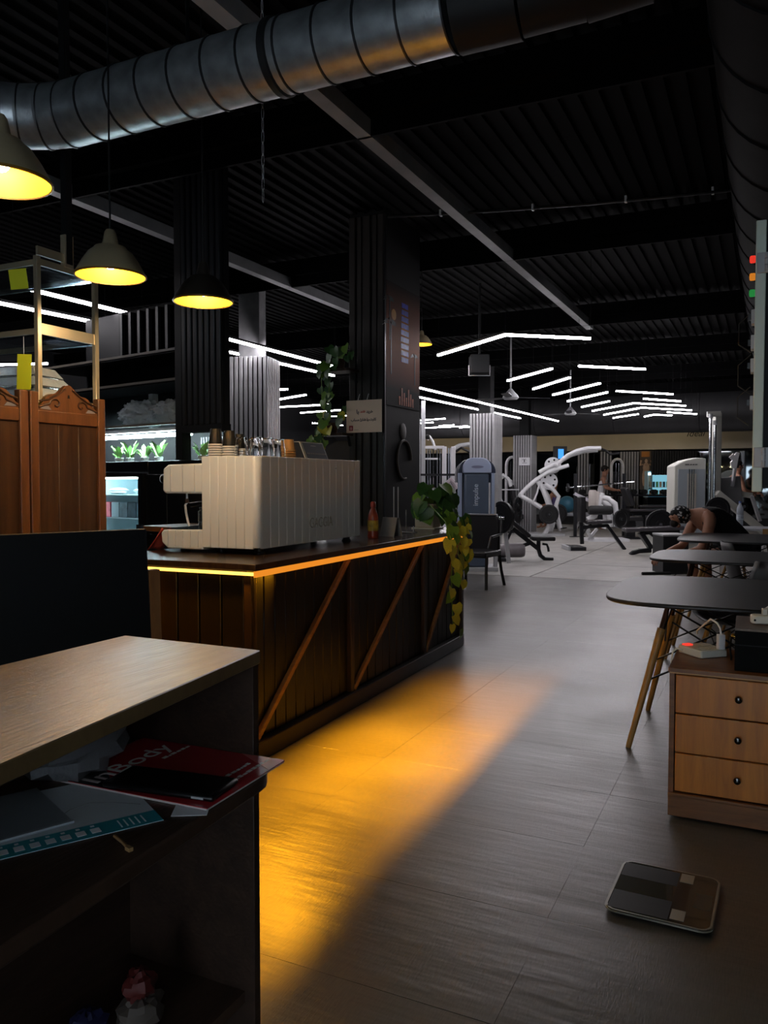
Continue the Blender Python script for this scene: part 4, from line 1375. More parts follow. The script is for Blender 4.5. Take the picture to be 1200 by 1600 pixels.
CW, CD, CH = .52, .46, .595
t = thing('drawer_chest', 'worn brown three-drawer chest with black round knobs', 'chest of drawers', (-.335, 3.272, 0), radians(.5))
MB().bb(0, .02, 0.004, CD, .02, CH - .02).build('side_panel', CHEST_DARK, t, bevel=.002)
MB().bb(CW - .02, CW, 0.004, CD, .02, CH - .02).build('side_panel', CHEST_DARK, t, bevel=.002)
MB().bb(-.004, CW + .004, -.004, CD, CH - .02, CH).build('top', CHEST_DARK, t, bevel=.002)
MB().bb(.001, CW - .001, -.006, -.002, CH - .021, CH - .016).build('worn_edge', mat('bare_wood_edge', '#b48d62', .7), t)
MB().bb(.02, CW - .02, CD - .02, CD - .005, .02, CH - .02).build('back', CHEST_DARK, t)
MB().bb(.0, CW, -.004, .05, .012, .105).build('plinth', CHEST_DARK, t, bevel=.003)
MB().bb(.0, CW, -.01, .0, .092, .105).build('plinth_moulding', CHEST_DARK, t, bevel=.003)
MB().bb(.02, CW - .02, .03, .04, .1, CH - .02).build('dark_gap', BLACK, t)
for k in range(3):
    z0 = .112 + k * .154
    d = MB().bb(.024, CW - .024, -.002, .02, z0, z0 + .149).build('drawer', CHEST_WOOD, t, bevel=.003)
    kn = MB().lathe([(.006, 0), (.006, .01), (.012, .013), (.0145, .02), (.012, .027), (.004, .03), (.001, .03)], n=18, axis='Y').build('knob', mat('knob_black', '#0d0d0e', .15, coat=.5), d)
    kn.location = (CW / 2 - .012, -.002, z0 + .08)
    kn.rotation_euler = (0, 0, pi)
    m = MB()
    rr = random.Random(k)
    x = .03
    while x < CW - .05:
        wl = rr.uniform(.01, .05)
        if rr.random() < .55:
            m.bb(x, x + wl, -.0028, -.0015, z0 + .1465, z0 + .149)
        x += wl + rr.uniform(.005, .05)
    m.build('chipped_edge', mat('bare_wood_edge', '#b48d62', .7), d)
for x in (.05, CW - .05):
    for y in (.04, CD - .05):
        MB().cyl((x, y, 0), (x, y, .022), .015, 8).build('foot', CHEST_DARK, t)

PW = mat('power_strip_white', '#cfcabd', .4)
t = thing('power_strip', 'white block power strip with a red lit switch on the chest', 'power strip', (-.237, 3.575, CH + .001), radians(43))
MB().prism(rrect(.135, .145, .012), 0, .032).build('case', PW, t, bevel=.004)
for x, y in ((-.025, -.035), (.038, -.035), (.038, .032)):
    MB().lathe([(.024, .032), (.026, .0335), (.022, .0345), (.021, .033), (.001, .033)], (x, y, 0), 18).build('socket', PW, t)
MB().bb(-.055, -.02, .035, .06, .032, .038).build('switch', glow('red_switch_lit', (.9, .05, .03), 1.2), t)
MB().tube([(-.065, .04, .016), (-.09, .05, .02), (-.105, .055, .005), (-.112, .052, -.04), (-.115, .045, -.16), (-.112, .04, -.3)], .0035, 6).build('cable', PW, t)

t = thing('usb_charger', 'white plug-in charger with cable in the power strip', 'charger', (-.165, 3.545, CH + .0345), radians(30))
MB().bb(-.014, .014, -.012, .012, 0, .062).build('body', WHITE_METAL, t, bevel=.003)
MB().tube([(0, 0, .06), (0, .005, .085), (-.006, .02, .105), (-.015, .06, .115), (.02, .25, .03), (.06, .33, .002)], .004, 6).build('cable', WHITE_METAL, t)
t = thing('speaker_box', 'black box with wood-effect top standing on the chest', 'box', (-.06, 3.30, CH + .0005), radians(1))
MB().bb(-.045, .2, .02, .34, 0, .155).build('cabinet', mat('box_vinyl', '#08090a', .75, bump=.1, bscale=120, spec=.15), t, bevel=.002)
MB().bb(-.045, .2, .02, .34, .155, .163).build('wood_top', mat('box_wood_top', '#6b5138', .4, wood='#4b3723', vscale=5, stretch=(6, 1, 1)), t)
MB().bb(-.047, .2, .018, .0205, .098, .101).build('seam', BLACK, t)
for y in (.2, .23):
    MB().lathe([(.006, 0), (.006, -.012), (.004, -.016)], (-.045, y, .1), 10, 'X').build('brass_terminal', mat('brass', '#c79b4a', .25, 1.), t)
    MB().tube([(-.06, y, .095), (-.065, y, .05), (-.06, y, .002)], .004, 6).build('cable', PLASTIC_BLACK, t)
t = thing('power_strip', 'white power strip with plugs lying on top of the black box', 'power strip', (.045, 3.48, CH + .165), radians(8))
MB().prism(rrect(.2, .06, .02), 0, .034).build('case', PW, t, bevel=.005)
MB().bb(-.092, -.084, -.031, -.0295, .012, .02).build('screw_hole', BLACK, t)
for x in (-.05, 0.0):
    p = MB().bb(x - .01, x + .01, -.012, .012, .034, .06).build('plug', PW, t, bevel=.003)
MB().tube([(-.05, 0, .055), (-.03, .0, .068), (.03, .03, .085), (.12, .06, .09), (.2, .08, .08)], .005, 6).build('cable', PW, t)

def eames_table(x0, x1, y0, y1, z, label, ins=.16):
    cx, cy = (x0 + x1) / 2, (y0 + y1) / 2
    t = thing('cafe_table', label, 'table', (cx, cy, 0), 0, 'black café tables along the right')
    w_, h_ = (x1 - x0) / 2, (y1 - y0) / 2
    p = []
    for k in range(48):
        a = 2 * pi * k / 48
        e = 2 / 4.2
        p.append((w_ * abs(cos(a)) ** e * (1 if cos(a) > 0 else -1), h_ * abs(sin(a)) ** e * (1 if sin(a) > 0 else -1)))
    MB().prism(p, z - .02, z).build('table_top', TABLE_TOP, t, bevel=.006)
    fx, fy = w_ - .13, h_ - .24
    tx, ty = w_ - .3, h_ - .4
    for sx in (-1, 1):
        for sy in (-1, 1):
            a = Vector((sx * tx, sy * ty, z - .03))
            b = Vector((sx * fx, sy * fy, 0))
            q = a.lerp(b, .2)
            lg = MB().tube([q, b + (q - b) * .02, b], [.021, .0135, .0125], 12).build('leg', LEG_WOOD, t)
            MB().tube([a, q, a.lerp(b, .22)], [.011, .013, .012], 8).build('metal_stem', mat('rusty_brown_stem', '#4a2c1c', .5, .3), lg)
    def at(sx, sy, f):
        return Vector((sx * tx, sy * ty, z - .03)).lerp(Vector((sx * fx, sy * fy, 0)), f)
    m = MB()
    for (s1, s2) in (((-1, -1), (1, -1)), ((1, -1), (1, 1)), ((1, 1), (-1, 1)), ((-1, 1), (-1, -1))):
        m.tube([at(*s1, .05), at(*s2, .42)], .005, 6)
        m.tube([at(*s2, .05), at(*s1, .42)], .005, 6)
    m.tube([at(-1, -1, .55), at(1, 1, .25)], .005, 6)
    m.tube([at(1, -1, .55), at(-1, 1, .25)], .005, 6)
    m.build('wire_brace', PLASTIC_BLACK, t)
    return t
eames_table(-.735, .30, 3.82, 5.02, .76, 'nearest black café table behind the chest of drawers')
eames_table(-.80, .30, 5.98, 7.02, .76, 'middle of the three black café tables')
eames_table(-.81, .30, 8.02, 9.38, .76, 'farthest black café table, in front of the bent-over man')

def shell_chair(loc, rz, label, m_shell):
    t = thing('shell_chair', label, 'chair', loc, rz)
    m = MB()
    n, k = 9, 12
    for j in range(k):
        f = j / (k - 1)
        if f < .5:
            y, z, wd = .2 - .38 * f * 2, .44 - .03 * sin(f * 2 * pi), .21
        else:
            g = (f - .5) * 2
            y, z, wd = -.18 - .09 * g, .44 + .36 * g, .21 - .05 * g * g
        for i in range(n):
            s = -1 + 2 * i / (n - 1)
            m.v.append((s * wd, y + .05 * s * s * (f > .45), z + .05 * s * s * (f < .6)))
    for j in range(k - 1):
        for i in range(n - 1):
            q = j * n + i
            m.f.append((q, q + 1, q + n + 1, q + n))
    o = m.build('shell', m_shell, t, smooth=80)
    sd = o.modifiers.new('s', 'SOLIDIFY')
    sd.thickness = .008
    for sx in (-1, 1):
        for sy in (-1, 1):
            MB().tube([(sx * .12, sy * .1, .4), (sx * .2, sy * .19, 0)], [.018, .012], 10).build('leg', LEG_WOOD, t)
    m = MB()
    for (a, b) in (((-1, -1), (1, -1)), ((1, -1), (1, 1)), ((1, 1), (-1, 1)), ((-1, 1), (-1, -1))):
        m.tube([(a[0] * .13, a[1] * .11, .38), (b[0] * .17, b[1] * .15, .18)], .004, 5)
        m.tube([(b[0] * .13, b[1] * .11, .38), (a[0] * .17, a[1] * .15, .18)], .004, 5)
    m.build('wire_brace', PLASTIC_BLACK, t)
    return t
shell_chair((-.18, 5.5, 0), pi / 2 + .5, 'dark shell chair between the nearest and middle café tables', PLASTIC_BLACK)
shell_chair((-.1, 7.5, 0), -pi / 2 + .3, 'dark grey shell chair between the middle and farthest café tables', mat('grey_shell', '#3a3a3d', .45))
wc = shell_chair((-.28, 9.96, 0), pi / 2 + YAW, 'white shell chair the bent-over man sits on', mat('white_shell', '#c6c6c6', .4))
wc.scale = (1, 1, .86)

t = thing('side_table', 'pale side table holding the water bottle', 'table', (-.1, 10.68, 0))
MB().bb(-.46, .45, -.3, .3, .735, .76).build('table_top', mat('pale_top', '#b9bac0', .4), t, bevel=.004)
MB().bb(.05, .45, -.32, -.3, .70, .762).build('wooden_edge', LEG_WOOD, t)
for sx in (-1, 1):
    for sy in (-1, 1):
        MB().bb(sx * .4 - .015, sx * .4 + .015, sy * .25 - .015, sy * .25 + .015, 0, .735).build('leg', WHITE_METAL, t)
t = thing('water_bottle', 'clear ribbed water bottle standing on the pale side table', 'bottle', (-.30, 10.5, .761))
MB().lathe([(.034, 0), (.038, .006), (.036, .03), (.038, .05), (.036, .07), (.038, .09), (.036, .11), (.038, .18), (.04, .2), (.036, .235), (.02, .275), (.014, .285), (.014, .3)], n=18).build('bottle_body', mat('water_plastic', '#dbe2ee', .1, trans=.5, ior=1.33), t)
MB().lathe([(.039, .1), (.0395, .16)], n=18).build('label', mat('bottle_label', '#c3cce8', .5, var=.6, vscale=60), t)
MB().lathe([(.016, .3), (.016, .318), (.012, .32)], n=14).build('cap', mat('blue_cap', '#4b64b0', .4), t)

# ------------------------------------------------------------------ electric cabinet on the right
t = thing('electric_cabinet', 'pale green-grey electric cabinet seen edge-on at the right edge', 'electric cabinet', (-.028, 3.75, 0))
CG = mat('cabinet_enamel', '#ccd6c8', .4, var=.04)
MB().bb(.03, .6, 0, .9, 1.20, 2.42).build('housing', CG, t, bevel=.004)
MB().bb(-.035, .005, -.02, .9, 1.275, 2.41).build('door', CG, t, bevel=.004)
MB().bb(.005, .03, .01, .88, 1.29, 2.39).build('gasket', BLACK, t)
for z in (1.42, 2.23):
    h = MB().bb(-.03, .045, -.034, -.02, z - .042, z + .042).build('hinge', GREY_METAL, t, bevel=.003)
    for k in (-1, 0, 1):
        MB().cyl((.008, -.036, z + k * .026 - .011), (.008, -.036, z + k * .026 + .011), .009, 10).build('hinge_knuckle', GREY_METAL, h)
for z, c, nm in ((2.28, '#e83a2c', 'red'), (2.205, '#e58a2c', 'orange'), (2.135, '#2f9a4a', 'green')):
    MB().lathe([(.014, 0), (.016, -.006), (.016, -.02), (.012, -.024), (.001, -.025)], (-.036, .1, z), 14, 'X').build('%s_lamp' % nm, glow(nm + '_lens', c, {'red': .9, 'orange': .7, 'green': .6}[nm]), t)
for z in (2.03, 1.92, 1.82, 1.66):
    MB().bb(-.05, -.035, .07, .14, z - .03, z + .03).build('switch_plate', GREY_METAL, t, bevel=.002)
    MB().bb(-.062, -.05, .095, .115, z - .01, z + .015).build('toggle', PLASTIC_BLACK, t)
for z in (1.98, 1.8, 1.66):
    MB().tube([(-.05, .1, z + .07), (-.1, .12, z + .03), (-.1, .12, z - .06), (-.05, .1, z - .1)], .0025, 5).build('loose_wire', PLASTIC_BLACK, t)

# ------------------------------------------------------------------ gym equipment down the hall
# each machine stands on the floor at its own distance; its local x runs across the phone's heading, y away, z up
class Spot:
    def __init__(s, u, d, name, label, cat, group=None, rz=0.):
        s.u, s.k = u, d / 1250
        s.t = thing(name, label, cat, diag((u - 600) * d / 1250, d), YAW + rz, group)
    def at(s, u, v, y=0.):
        return ((u - s.u) * s.k, y, max(0., EYE - (v - 752) * s.k))
    def path(s, pts, y=0.):
        return [s.at(p[0], p[1], y if len(p) < 3 else p[2]) for p in pts]

def plate_mb(c, r, th=.04, axis='Y', n=24):
    return MB().lathe([(.02, -th / 2), (r * .3, -th / 2), (r * .32, -th * .3), (r * .78, -th * .3), (r * .82, -th / 2), (r, -th * .42), (r, th * .42), (r * .82, th / 2), (r * .78, th * .3), (r * .32, th * .3), (r * .3, th / 2), (.02, th / 2)], c, n, axis)
PLATE = mat('plate_black', '#161618', .4, bump=.08, bscale=80)
def plate(parent, c, r, axis='Y', th=.045, rz=0.):
    o = plate_mb((0, 0, 0), r, th, axis).build('weight_plate', PLATE, parent)
    o.location = c
    o.rotation_euler = (0, 0, rz)
    h = MB().lathe([(.001, -th * .75), (.03, -th * .75), (.03, th * .75), (.001, th * .75)], n=14, axis=axis).build('hub', CHROME, o)
    return o

# blue-grey weight tower
S = Spot(746, 11.75, 'weight_tower', 'blue-grey gym weight tower with a pale rounded cap', 'gym machine')
t = S.t
SHR = mat('shroud_blue_grey', '#4d5a6c', .4, var=.06)
CAPM = mat('cap_pale_blue', '#a9b6d2', .35)
NAVY = mat('navy_shell', '#222a3c', .4)
def profile(w_, z0, z1, r, n=8):
    p = [(-w_, z0), (w_, z0)]
    for k in range(n + 1):
        a = pi / 2 * k / n
        p.append((w_ - r + r * cos(a), z1 - r + r * sin(a)))
    for k in range(n + 1):
        a = pi / 2 + pi / 2 * k / n
        p.append((-w_ + r + r * cos(a), z1 - r + r * sin(a)))
    return p
MB().prism(profile(.275, 1.3, 1.655, .2), .06, .32, 'XZ').build('rear_shell', NAVY, t, bevel=.01)
MB().prism([(-.2, .06), (.16, .06), (.16, 1.44), (-.2, 1.44)], -.06, .14, 'XZ').build('shroud', SHR, t, bevel=.03)
c = MB().prism(profile(.205, 1.44, 1.665, .15), -.075, .16, 'XZ').build('cap', CAPM, t, bevel=.012)
c.location = (-.01, 0, 0)
MB().prism([(.03 + .09 * cos(a * pi / 8) - .03, 1.53 + .02 * sin(a * pi / 8)) for a in range(16)], -.079, -.076, 'XZ').build('emblem', mat('emblem_mauve', '#7b7f9c', .4), c)
for x0, x1, z0 in ((-.285, -.225, .62), (.2, .25, .62), (.25, .3, 0.)):
    MB().bb(x0, x1, -.02, .1, z0 if x0 > 0 else 0, 1.44).build('frame_post', mat('pale_blue_frame', '#9aa9c2', .35) if x1 < .26 else GREY_METAL, t, bevel=.01)
MB().prism(profile(.3, 1.3, 1.64, .22), .33, .38, 'XZ').build('top_arch', GREY_METAL, t)
MB().bb(-.3, .3, -.1, .45, 0, .06).build('base', GREY_METAL, t, bevel=.008)
txt('lettering', 'impulse', .105, mat('letter_pale', '#c6d2e2', .5), t, (-.03, -.0615, 1.12), (0, -pi / 2, pi / 2), .001).rotation_euler = Matrix(((0, -1, 0), (0, 0, -1), (1, 0, 0))).to_euler()
pl = plate(t, (.35, -.1, .795), .235, 'X', .05, radians(35))
MB().cyl((.28, -.12, .79), (.38, -.2, .79), .03, 14).build('chrome_sleeve', CHROME, t)
MB().bar((.4, -.0, .68), (.46, -.05, .12), .11, .05).build('lever_bar', GREY_METAL, t, bevel=.006)

# black chair in front of it
S = Spot(745, 10.05, 'padded_chair', 'black padded chair beside the trailing plant', 'chair', rz=-.55)
t = S.t
MB().prism([(-.24, .42), (-.24, .82), (-.2, .9), (.2, .9), (.24, .82), (.24, .42)], .14, .2, 'XZ').build('backrest', UPHOLST, t, bevel=.02)
MB().prism([(-.25, -.28), (.25, -.28), (.26, .2), (-.26, .2)], .38, .46).build('seat', UPHOLST, t, bevel=.025)
for s in (-1, 1):
    MB().tube([(s * .27, .16, .84), (s * .29, .1, .66), (s * .29, -.2, .64), (s * .28, -.26, .5)], .018, 8).build('armrest', PLASTIC_BLACK, t)
    MB().tube([(s * .24, -.22, .4), (s * .25, -.26, .2), (s * .27, -.3, 0)], .02, 8).build('leg', PLASTIC_BLACK, t)
    MB().tube([(s * .24, .16, .4), (s * .25, .2, .2), (s * .27, .26, 0)], .02, 8).build('leg', PLASTIC_BLACK, t)
MB().prism([(-.2, .885), (.2, .885), (.2, .905), (-.2, .905)], .13, .21, 'XZ').build('back_edge', mat('worn_grey_vinyl', '#6b6b72', .4), t, bevel=.006)  # grey strip paints the highlight along the backrest top

# adjustable incline bench
S = Spot(822, 13.3, 'incline_bench', 'black adjustable incline bench right of the weight tower', 'bench')
t = S.t
A, B = Vector(S.at(789, 806)), Vector(S.at(827, 838))
MB().bar(A, B, .28, .07, up=(1, 0, 1)).build('back_pad', UPHOLST, t, bevel=.02)
MB().bar(Vector(S.at(830, 841)), Vector(S.at(866, 841.5)), .3, .07, up=(0, 0, 1)).build('seat_pad', UPHOLST, t, bevel=.02)
MB().bar(S.at(801, 826), S.at(842, 858), .07, .07).build('main_beam', BLACK_SATIN, t, bevel=.006)
MB().tube(S.path([(842, 845), (842, 858), (845, 868), (852, 873.5), (865, 874.5)]), .035, 8).build('front_leg', BLACK_SATIN, t)
MB().tube(S.path([(848, 850), (855, 851), (857, 856), (858, 862)]), .02, 8).build('foot_hook', BLACK_SATIN, t)
MB().bar(S.at(800, 828), S.at(792, 846), .04, .04).build('adjuster', BLACK_SATIN, t)
MB().bar(S.at(774, 868), S.at(830, 848), .07, .06).build('rear_beam', BLACK_SATIN, t, bevel=.006)
MB().lathe([(.001, -.2), (.1, -.2), (.12, -.15), (.12, .15), (.1, .2), (.001, .2)], S.at(801, 860), 18, 'X').build('roller_pad', mat('grey_roller', '#7d777a', .4, var=.2), t)
MB().bb(-.5, -.36, -.25, .25, 0, .06).build('rear_foot', BLACK_SATIN, t, bevel=.006)

# plate-loaded white arc machine
S = Spot(855, 19.4, 'plate_machine', 'white plate-loaded press machine with long curved arms', 'gym machine')
t = S.t
WM = WHITE_METAL
MB().tube(S.path([(842, 738), (856, 730), (873, 723), (886, 712), (900, 704.5), (917, 700.5), (938, 700)]), .05, 10).build('upper_arm', WM, t)
MB().tube(S.path([(880, 720), (895, 711), (917, 704.5), (938, 703)], .3), .05, 10).build('upper_arm', WM, t)
MB().tube(S.path([(937, 701), (945, 704), (953, 710), (967, 708.5)]), .03, 8).build('grip_bar', PLASTIC_BLACK, t)
MB().tube(S.path([(813, 773), (824, 761), (838, 749), (855, 738), (872, 732), (888, 727)]), .05, 10).build('lower_arm', WM, t)
MB().tube(S.path([(813, 774), (830, 784), (846, 794)]), .05, 10).build('strut', WM, t)
MB().tube(S.path([(813, 774, .3), (836, 785, .3), (850, 792, .3)]), .04, 8).build('strut', WM, t)
MB().tube(S.path([(840, 752), (848, 765), (854, 780), (859, 796), (861, 812), (857, 825), (850, 837)]), .055, 10).build('main_upright', WM, t)
MB().tube(S.path([(852, 760, .35), (860, 775, .35), (866, 795, .35), (867, 815, .35), (862, 832, .35)]), .055, 10).build('main_upright', WM, t)
MB().tube(S.path([(852, 757), (864, 765), (873, 776), (869, 790), (872, 810), (876, 825)]), .05, 10).build('seat_frame', WM, t)
MB().tube(S.path([(842, 752, -.1), (838, 770, -.1), (831, 787, -.1)]), .022, 8).build('link_rod', WM, t)
for u, v, r, y in ((866, 727, .2, .2), (861, 752, .21, .25)):
    o = MB().lathe([(.05, -.02), (r, -.02), (r, .02), (.05, .02)], S.at(u, v, y), 24, 'Y').build('cam_disc', WM, t)
    c0 = Vector(S.at(u, v, y))
    m = MB()
    for k in range(6):
        a = k * pi / 3 + .3
        m.cyl(c0 + Vector((cos(a) * r * .68, -.023, sin(a) * r * .68)), c0 + Vector((cos(a) * r * .68, .023, sin(a) * r * .68)), .026, 10)
    m.build('disc_hole', BLACK, o)
MB().ball(S.at(868, 727, -.02), .06, 10, 8).build('pivot', WM, t)
plate(t, S.at(855, 803, -.2), .235, 'Y', .06)
plate(t, S.at(878, 803, .45), .235, 'Y', .06)
for v in (790, 806):
    plate(t, S.at(812, v, .3), .2, 'Y', .06, .9)
MB().bb(-.5, .4, -.2, .6, 0, .05).build('base_frame', GREY_METAL, t)
o = MB().ball((0, 0, .22), .22, 20, 14).build('exercise_ball', mat('ball_blue', '#2f6378', .45), None)
o.location = (lambda q: (q[0], q[1], .5))(diag((886 - 600) * 20.8 / 1250, 20.8))
tag(o, 'dark blue exercise ball behind the white press machine', 'ball')
S = Spot(890, 20.9, 'bench_rack', 'low pale bench carrying the blue exercise ball', 'bench')
MB().bb(-.5, .55, -.25, .25, .42, .5).build('pad', mat('pale_pad', '#8e8f96', .45), S.t, bevel=.02)
for s in (-1, 1):
    MB().bar((s * .35, 0, .42), (s * .5, -.1, 0), .06, .06).build('leg', WM, S.t)
    MB().bar((s * .35, .1, .42), (s * .2, .2, 0), .05, .05).build('leg', WM, S.t)

# shoulder bench with upright black pad
S = Spot(932, 15.4, 'shoulder_bench', 'upright shoulder bench with a tall black back pad', 'bench')
t = S.t
MB().bar(S.at(908.5, 776), S.at(909, 816), .11, .26, up=(0, 1, 0)).build('back_pad', UPHOLST, t, bevel=.02)
MB().bar(S.at(908, 814), S.at(910, 850), .07, .07).build('upright', BLACK_SATIN, t, bevel=.006)
MB().bar(S.at(914, 816), S.at(954, 814.5), .3, .07, up=(0, 0, 1)).build('seat_pad', mat('seat_glossy', '#3c3a3d', .25), t, bevel=.02)
MB().bar(S.at(909, 824), S.at(950, 821), .08, .06).build('seat_beam', BLACK_SATIN, t)
MB().tube(S.path([(909, 836), (916, 825), (925, 821)]), .035, 8).build('gusset', BLACK_SATIN, t)
MB().bar(S.at(948, 820), S.at(977, 859), .09, .06).build('front_leg', BLACK_SATIN, t, bevel=.006)
MB().bb(-.56, -.26, -.3, .3, 0.0, .075).build('foot_bar', BLACK_SATIN, t, bevel=.01)
MB().bb(-.6, -.555, -.31, .31, .0, .085).build('foot_cap', GREY_METAL, t, bevel=.01)
MB().bar(S.at(922, 828, .4), S.at(936, 845, .4), .05, .05).bar(S.at(942, 828, .4), S.at(928, 846, .4), .05, .05).build('cross_brace', WM, t)

# white curl machine behind
S = Spot(952, 17.6, 'curl_machine', 'white curl machine with rollers behind the shoulder bench', 'gym machine')
t = S.t
MB().tube(S.path([(936, 776), (950, 779), (961, 787), (964, 806), (964, 822)]), .06, 10).build('curved_frame', WM, t)
MB().tube(S.path([(934, 780, .3), (947, 783, .3), (957, 790, .3), (960, 812, .3), (960, 824, .3)]), .06, 10).build('curved_frame', WM, t)
MB().tube(S.path([(941, 770), (935, 790), (930, 806), (918, 812)]), .06, 10).build('lever', WM, t)
MB().tube(S.path([(938, 790), (945, 796), (946, 812), (944, 826)]), .05, 10).build('lever', WM, t)
MB().lathe([(.001, -.2), (.075, -.2), (.09, -.15), (.09, .15), (.075, .2), (.001, .2)], S.at(926, 780), 16, 'Z').build('roller_pad', mat('pale_roller', '#b1a9a4', .5), t)
MB().lathe([(.001, -.2), (.06, -.2), (.07, -.15), (.07, .15), (.06, .2), (.001, .2)], S.at(931, 782), 16, 'Z').build('roller_pad', mat('pale_roller', '#b1a9a4', .5), t)
MB().lathe([(.001, -.25), (.09, -.25), (.1, -.2), (.1, .2), (.09, .25), (.001, .25)], S.at(936, 797, -.1), 16, 'X').build('arm_roller', RUBBER, t)
plate(t, S.at(967, 811, -.15), .2, 'Y', .06, .5)
plate(t, S.at(975, 809, .1), .2, 'Y', .06, .5)
MB().bb(-.5, .4, -.2, .4, 0, .06).build('base_frame', WM, t)

# barbell rest left of it and the far barbell
S = Spot(910, 19., 'barbell_rack', 'low barbell rack with a long bar, left of the curl machine', 'rack')
t = S.t
MB().tube(S.path([(885, 762), (990, 753)]), .018, 8).build('barbell', CHROME, t)
for u in (899, 975):
    MB().bar(S.at(u, 740), S.at(u, 838), .07, .07).build('upright', BLACK_SATIN, t)
    MB().bar(S.at(u - 10, 838.8, -.1), S.at(u + 14, 838.8, -.1), .07, .04).build('foot', BLACK_SATIN, t)
MB().bar(S.at(897, 771), S.at(922, 783), .09, .07).build('bench_slide', mat('pale_vinyl', '#b7b3bd', .35), t)
plate(t, S.at(887, 762, 0), .1, 'X', .05)

# black seat with backrest
S = Spot(982, 18.4, 'pedestal_chair', 'black padded pedestal chair left of the dumbbell rack', 'chair')
t = S.t
MB().bar(S.at(975, 762), S.at(986, 790), .42, .1, up=(1, 0, .3)).build('back_pad', UPHOLST, t, bevel=.02)
MB().bb(-.2, .25, -.3, .1, .42, .52).build('seat_pad', UPHOLST, t, bevel=.02)
MB().bb(-.08, .12, -.15, .05, 0, .42).build('pedestal', BLACK_SATIN, t)
MB().bb(-.25, .25, -.3, .2, 0, .05).build('foot', BLACK_SATIN, t)

# flat benches
def flat_bench(u, d, u1, v, label, legs=True):
    S = Spot(u, d, 'flat_bench', label, 'bench', 'flat benches by the bent-over man')
    L_ = (u1 - u) * d / 1250
    z = EYE - (v - 752) * d / 1250
    MB().bb(0, L_, -.14, .14, z - .07, z).build('pad', mat('bench_pad', '#4a474b', .22), S.t, bevel=.02)
    MB().bb(.05, L_ - .05, -.04, .04, z - .13, z - .07).build('beam', BLACK_SATIN, S.t)
    for x in (.12, L_ - .2):
        MB().bar((x, 0, z - .1), (x + .06, 0, .05), .08, .06).build('leg', BLACK_SATIN, S.t)
        MB().bb(x - .02, x + .14, -.25, .25, 0, .06).build('foot', BLACK_SATIN, S.t, bevel=.01)
    return S.t
flat_bench(982, 21.2, 1060, 795, 'middle flat bench left of the bent-over man, with dark legs')
flat_bench(998, 21.95, 1062, 789, 'farthest flat bench in front of the dumbbell rack')
S = Spot(1000, 14.3, 'flat_bench', 'nearest flat bench, its pale edge pointing at the man', 'bench', 'flat benches by the bent-over man')
t = S.t
MB().bar(S.at(975, 828), S.at(1066, 824.5), .3, .07, up=(0, 0, 1)).build('pad', mat('bench_pad', '#4a474b', .22), t, bevel=.02)
MB().bar(S.at(1001, 832), S.at(1018, 857), .16, .08).build('leg', BLACK_SATIN, t, bevel=.01)
MB().tube(S.path([(986, 869), (990, 864), (1000, 861), (1018, 860)]), .045, 8).build('front_foot', BLACK_SATIN, t)
MB().bar(S.at(1000, 833), S.at(1062, 831), .07, .06).build('beam', BLACK_SATIN, t)
plate(t, S.at(1047, 822, .5), .27, 'Y', .06)
S = Spot(1045, 11.5, 'plyo_box', 'black box with a grey top on the floor beside the man', 'box')
MB().bb(-.14, .22, -.2, .25, 0, .54).build('box_body', mat('box_black', '#111214', .5), S.t, bevel=.004)
MB().bb(-.145, .225, -.205, .255, .54, .565).build('box_top', mat('box_grey_top', '#9a9b9c', .5), S.t, bevel=.003)  # grey colour stands for light falling on the black box's top
S = Spot(1018, 11.2, 'floor_bar', 'short black bar lying on the floor left of the black box', 'bar')
MB().cyl((-.12, 0, .025), (.3, .05, .025), .022, 10).build('bar', RUBBER, S.t)

# dumbbell rack along the far wall
S = Spot(1022, 22.6, 'dumbbell_rack', 'long black dumbbell rack before the mirrors', 'rack')
t = S.t
for z, y in ((.42, -.1), (.95, .12)):
    MB().bb(-2.2, 1.2, y - .16, y + .16, z - .05, z).build('shelf', BLACK_SATIN, t)
for x in (-2.15, -.695, 1.15):
    MB().bb(x - .04, x + .04, -.2, .3, 0, 1.0).build('upright', BLACK_SATIN, t)
MB().bb(-2.1, 1.1, .3, .32, .0, .38).build('pale_skirting', GREY_METAL, t)
db0 = thing('dumbbell', 'x', 'dumbbell')
MB().cyl((-.06, 0, .07), (.06, 0, .07), .016, 8).build('handle', CHROME, db0)
for s in (-1, 1):
    MB().lathe([(.001, s * .05), (.07, s * .055), (.07, s * .14), (.001, s * .145)], (0, 0, .07), 12, 'X').build('head', RUBBER, db0)
base = Vector(diag((1022 - 600) * 22.6 / 1250, 22.6))
first = True
for z, y, row in ((.42, -.1, 'lower'), (.95, .12, 'upper')):
    for k in range(11):
        x = -2.0 + .29 * k
        loc = (base.x + x * cos(YAW) - y * sin(YAW), base.y + x * sin(YAW) + y * cos(YAW), z + .0005)
        lab = 'black dumbbell on the %s tier of the far rack, %s from the left' % (row, ORD[k])
        if first:
            db0.location, db0.rotation_euler, db0['label'], db0['group'] = loc, (0, 0, YAW + pi / 2), lab, 'dumbbells on the far rack'
            first = False
        else:
            dup(db0, loc, YAW + pi / 2, lab, 'dumbbells on the far rack')

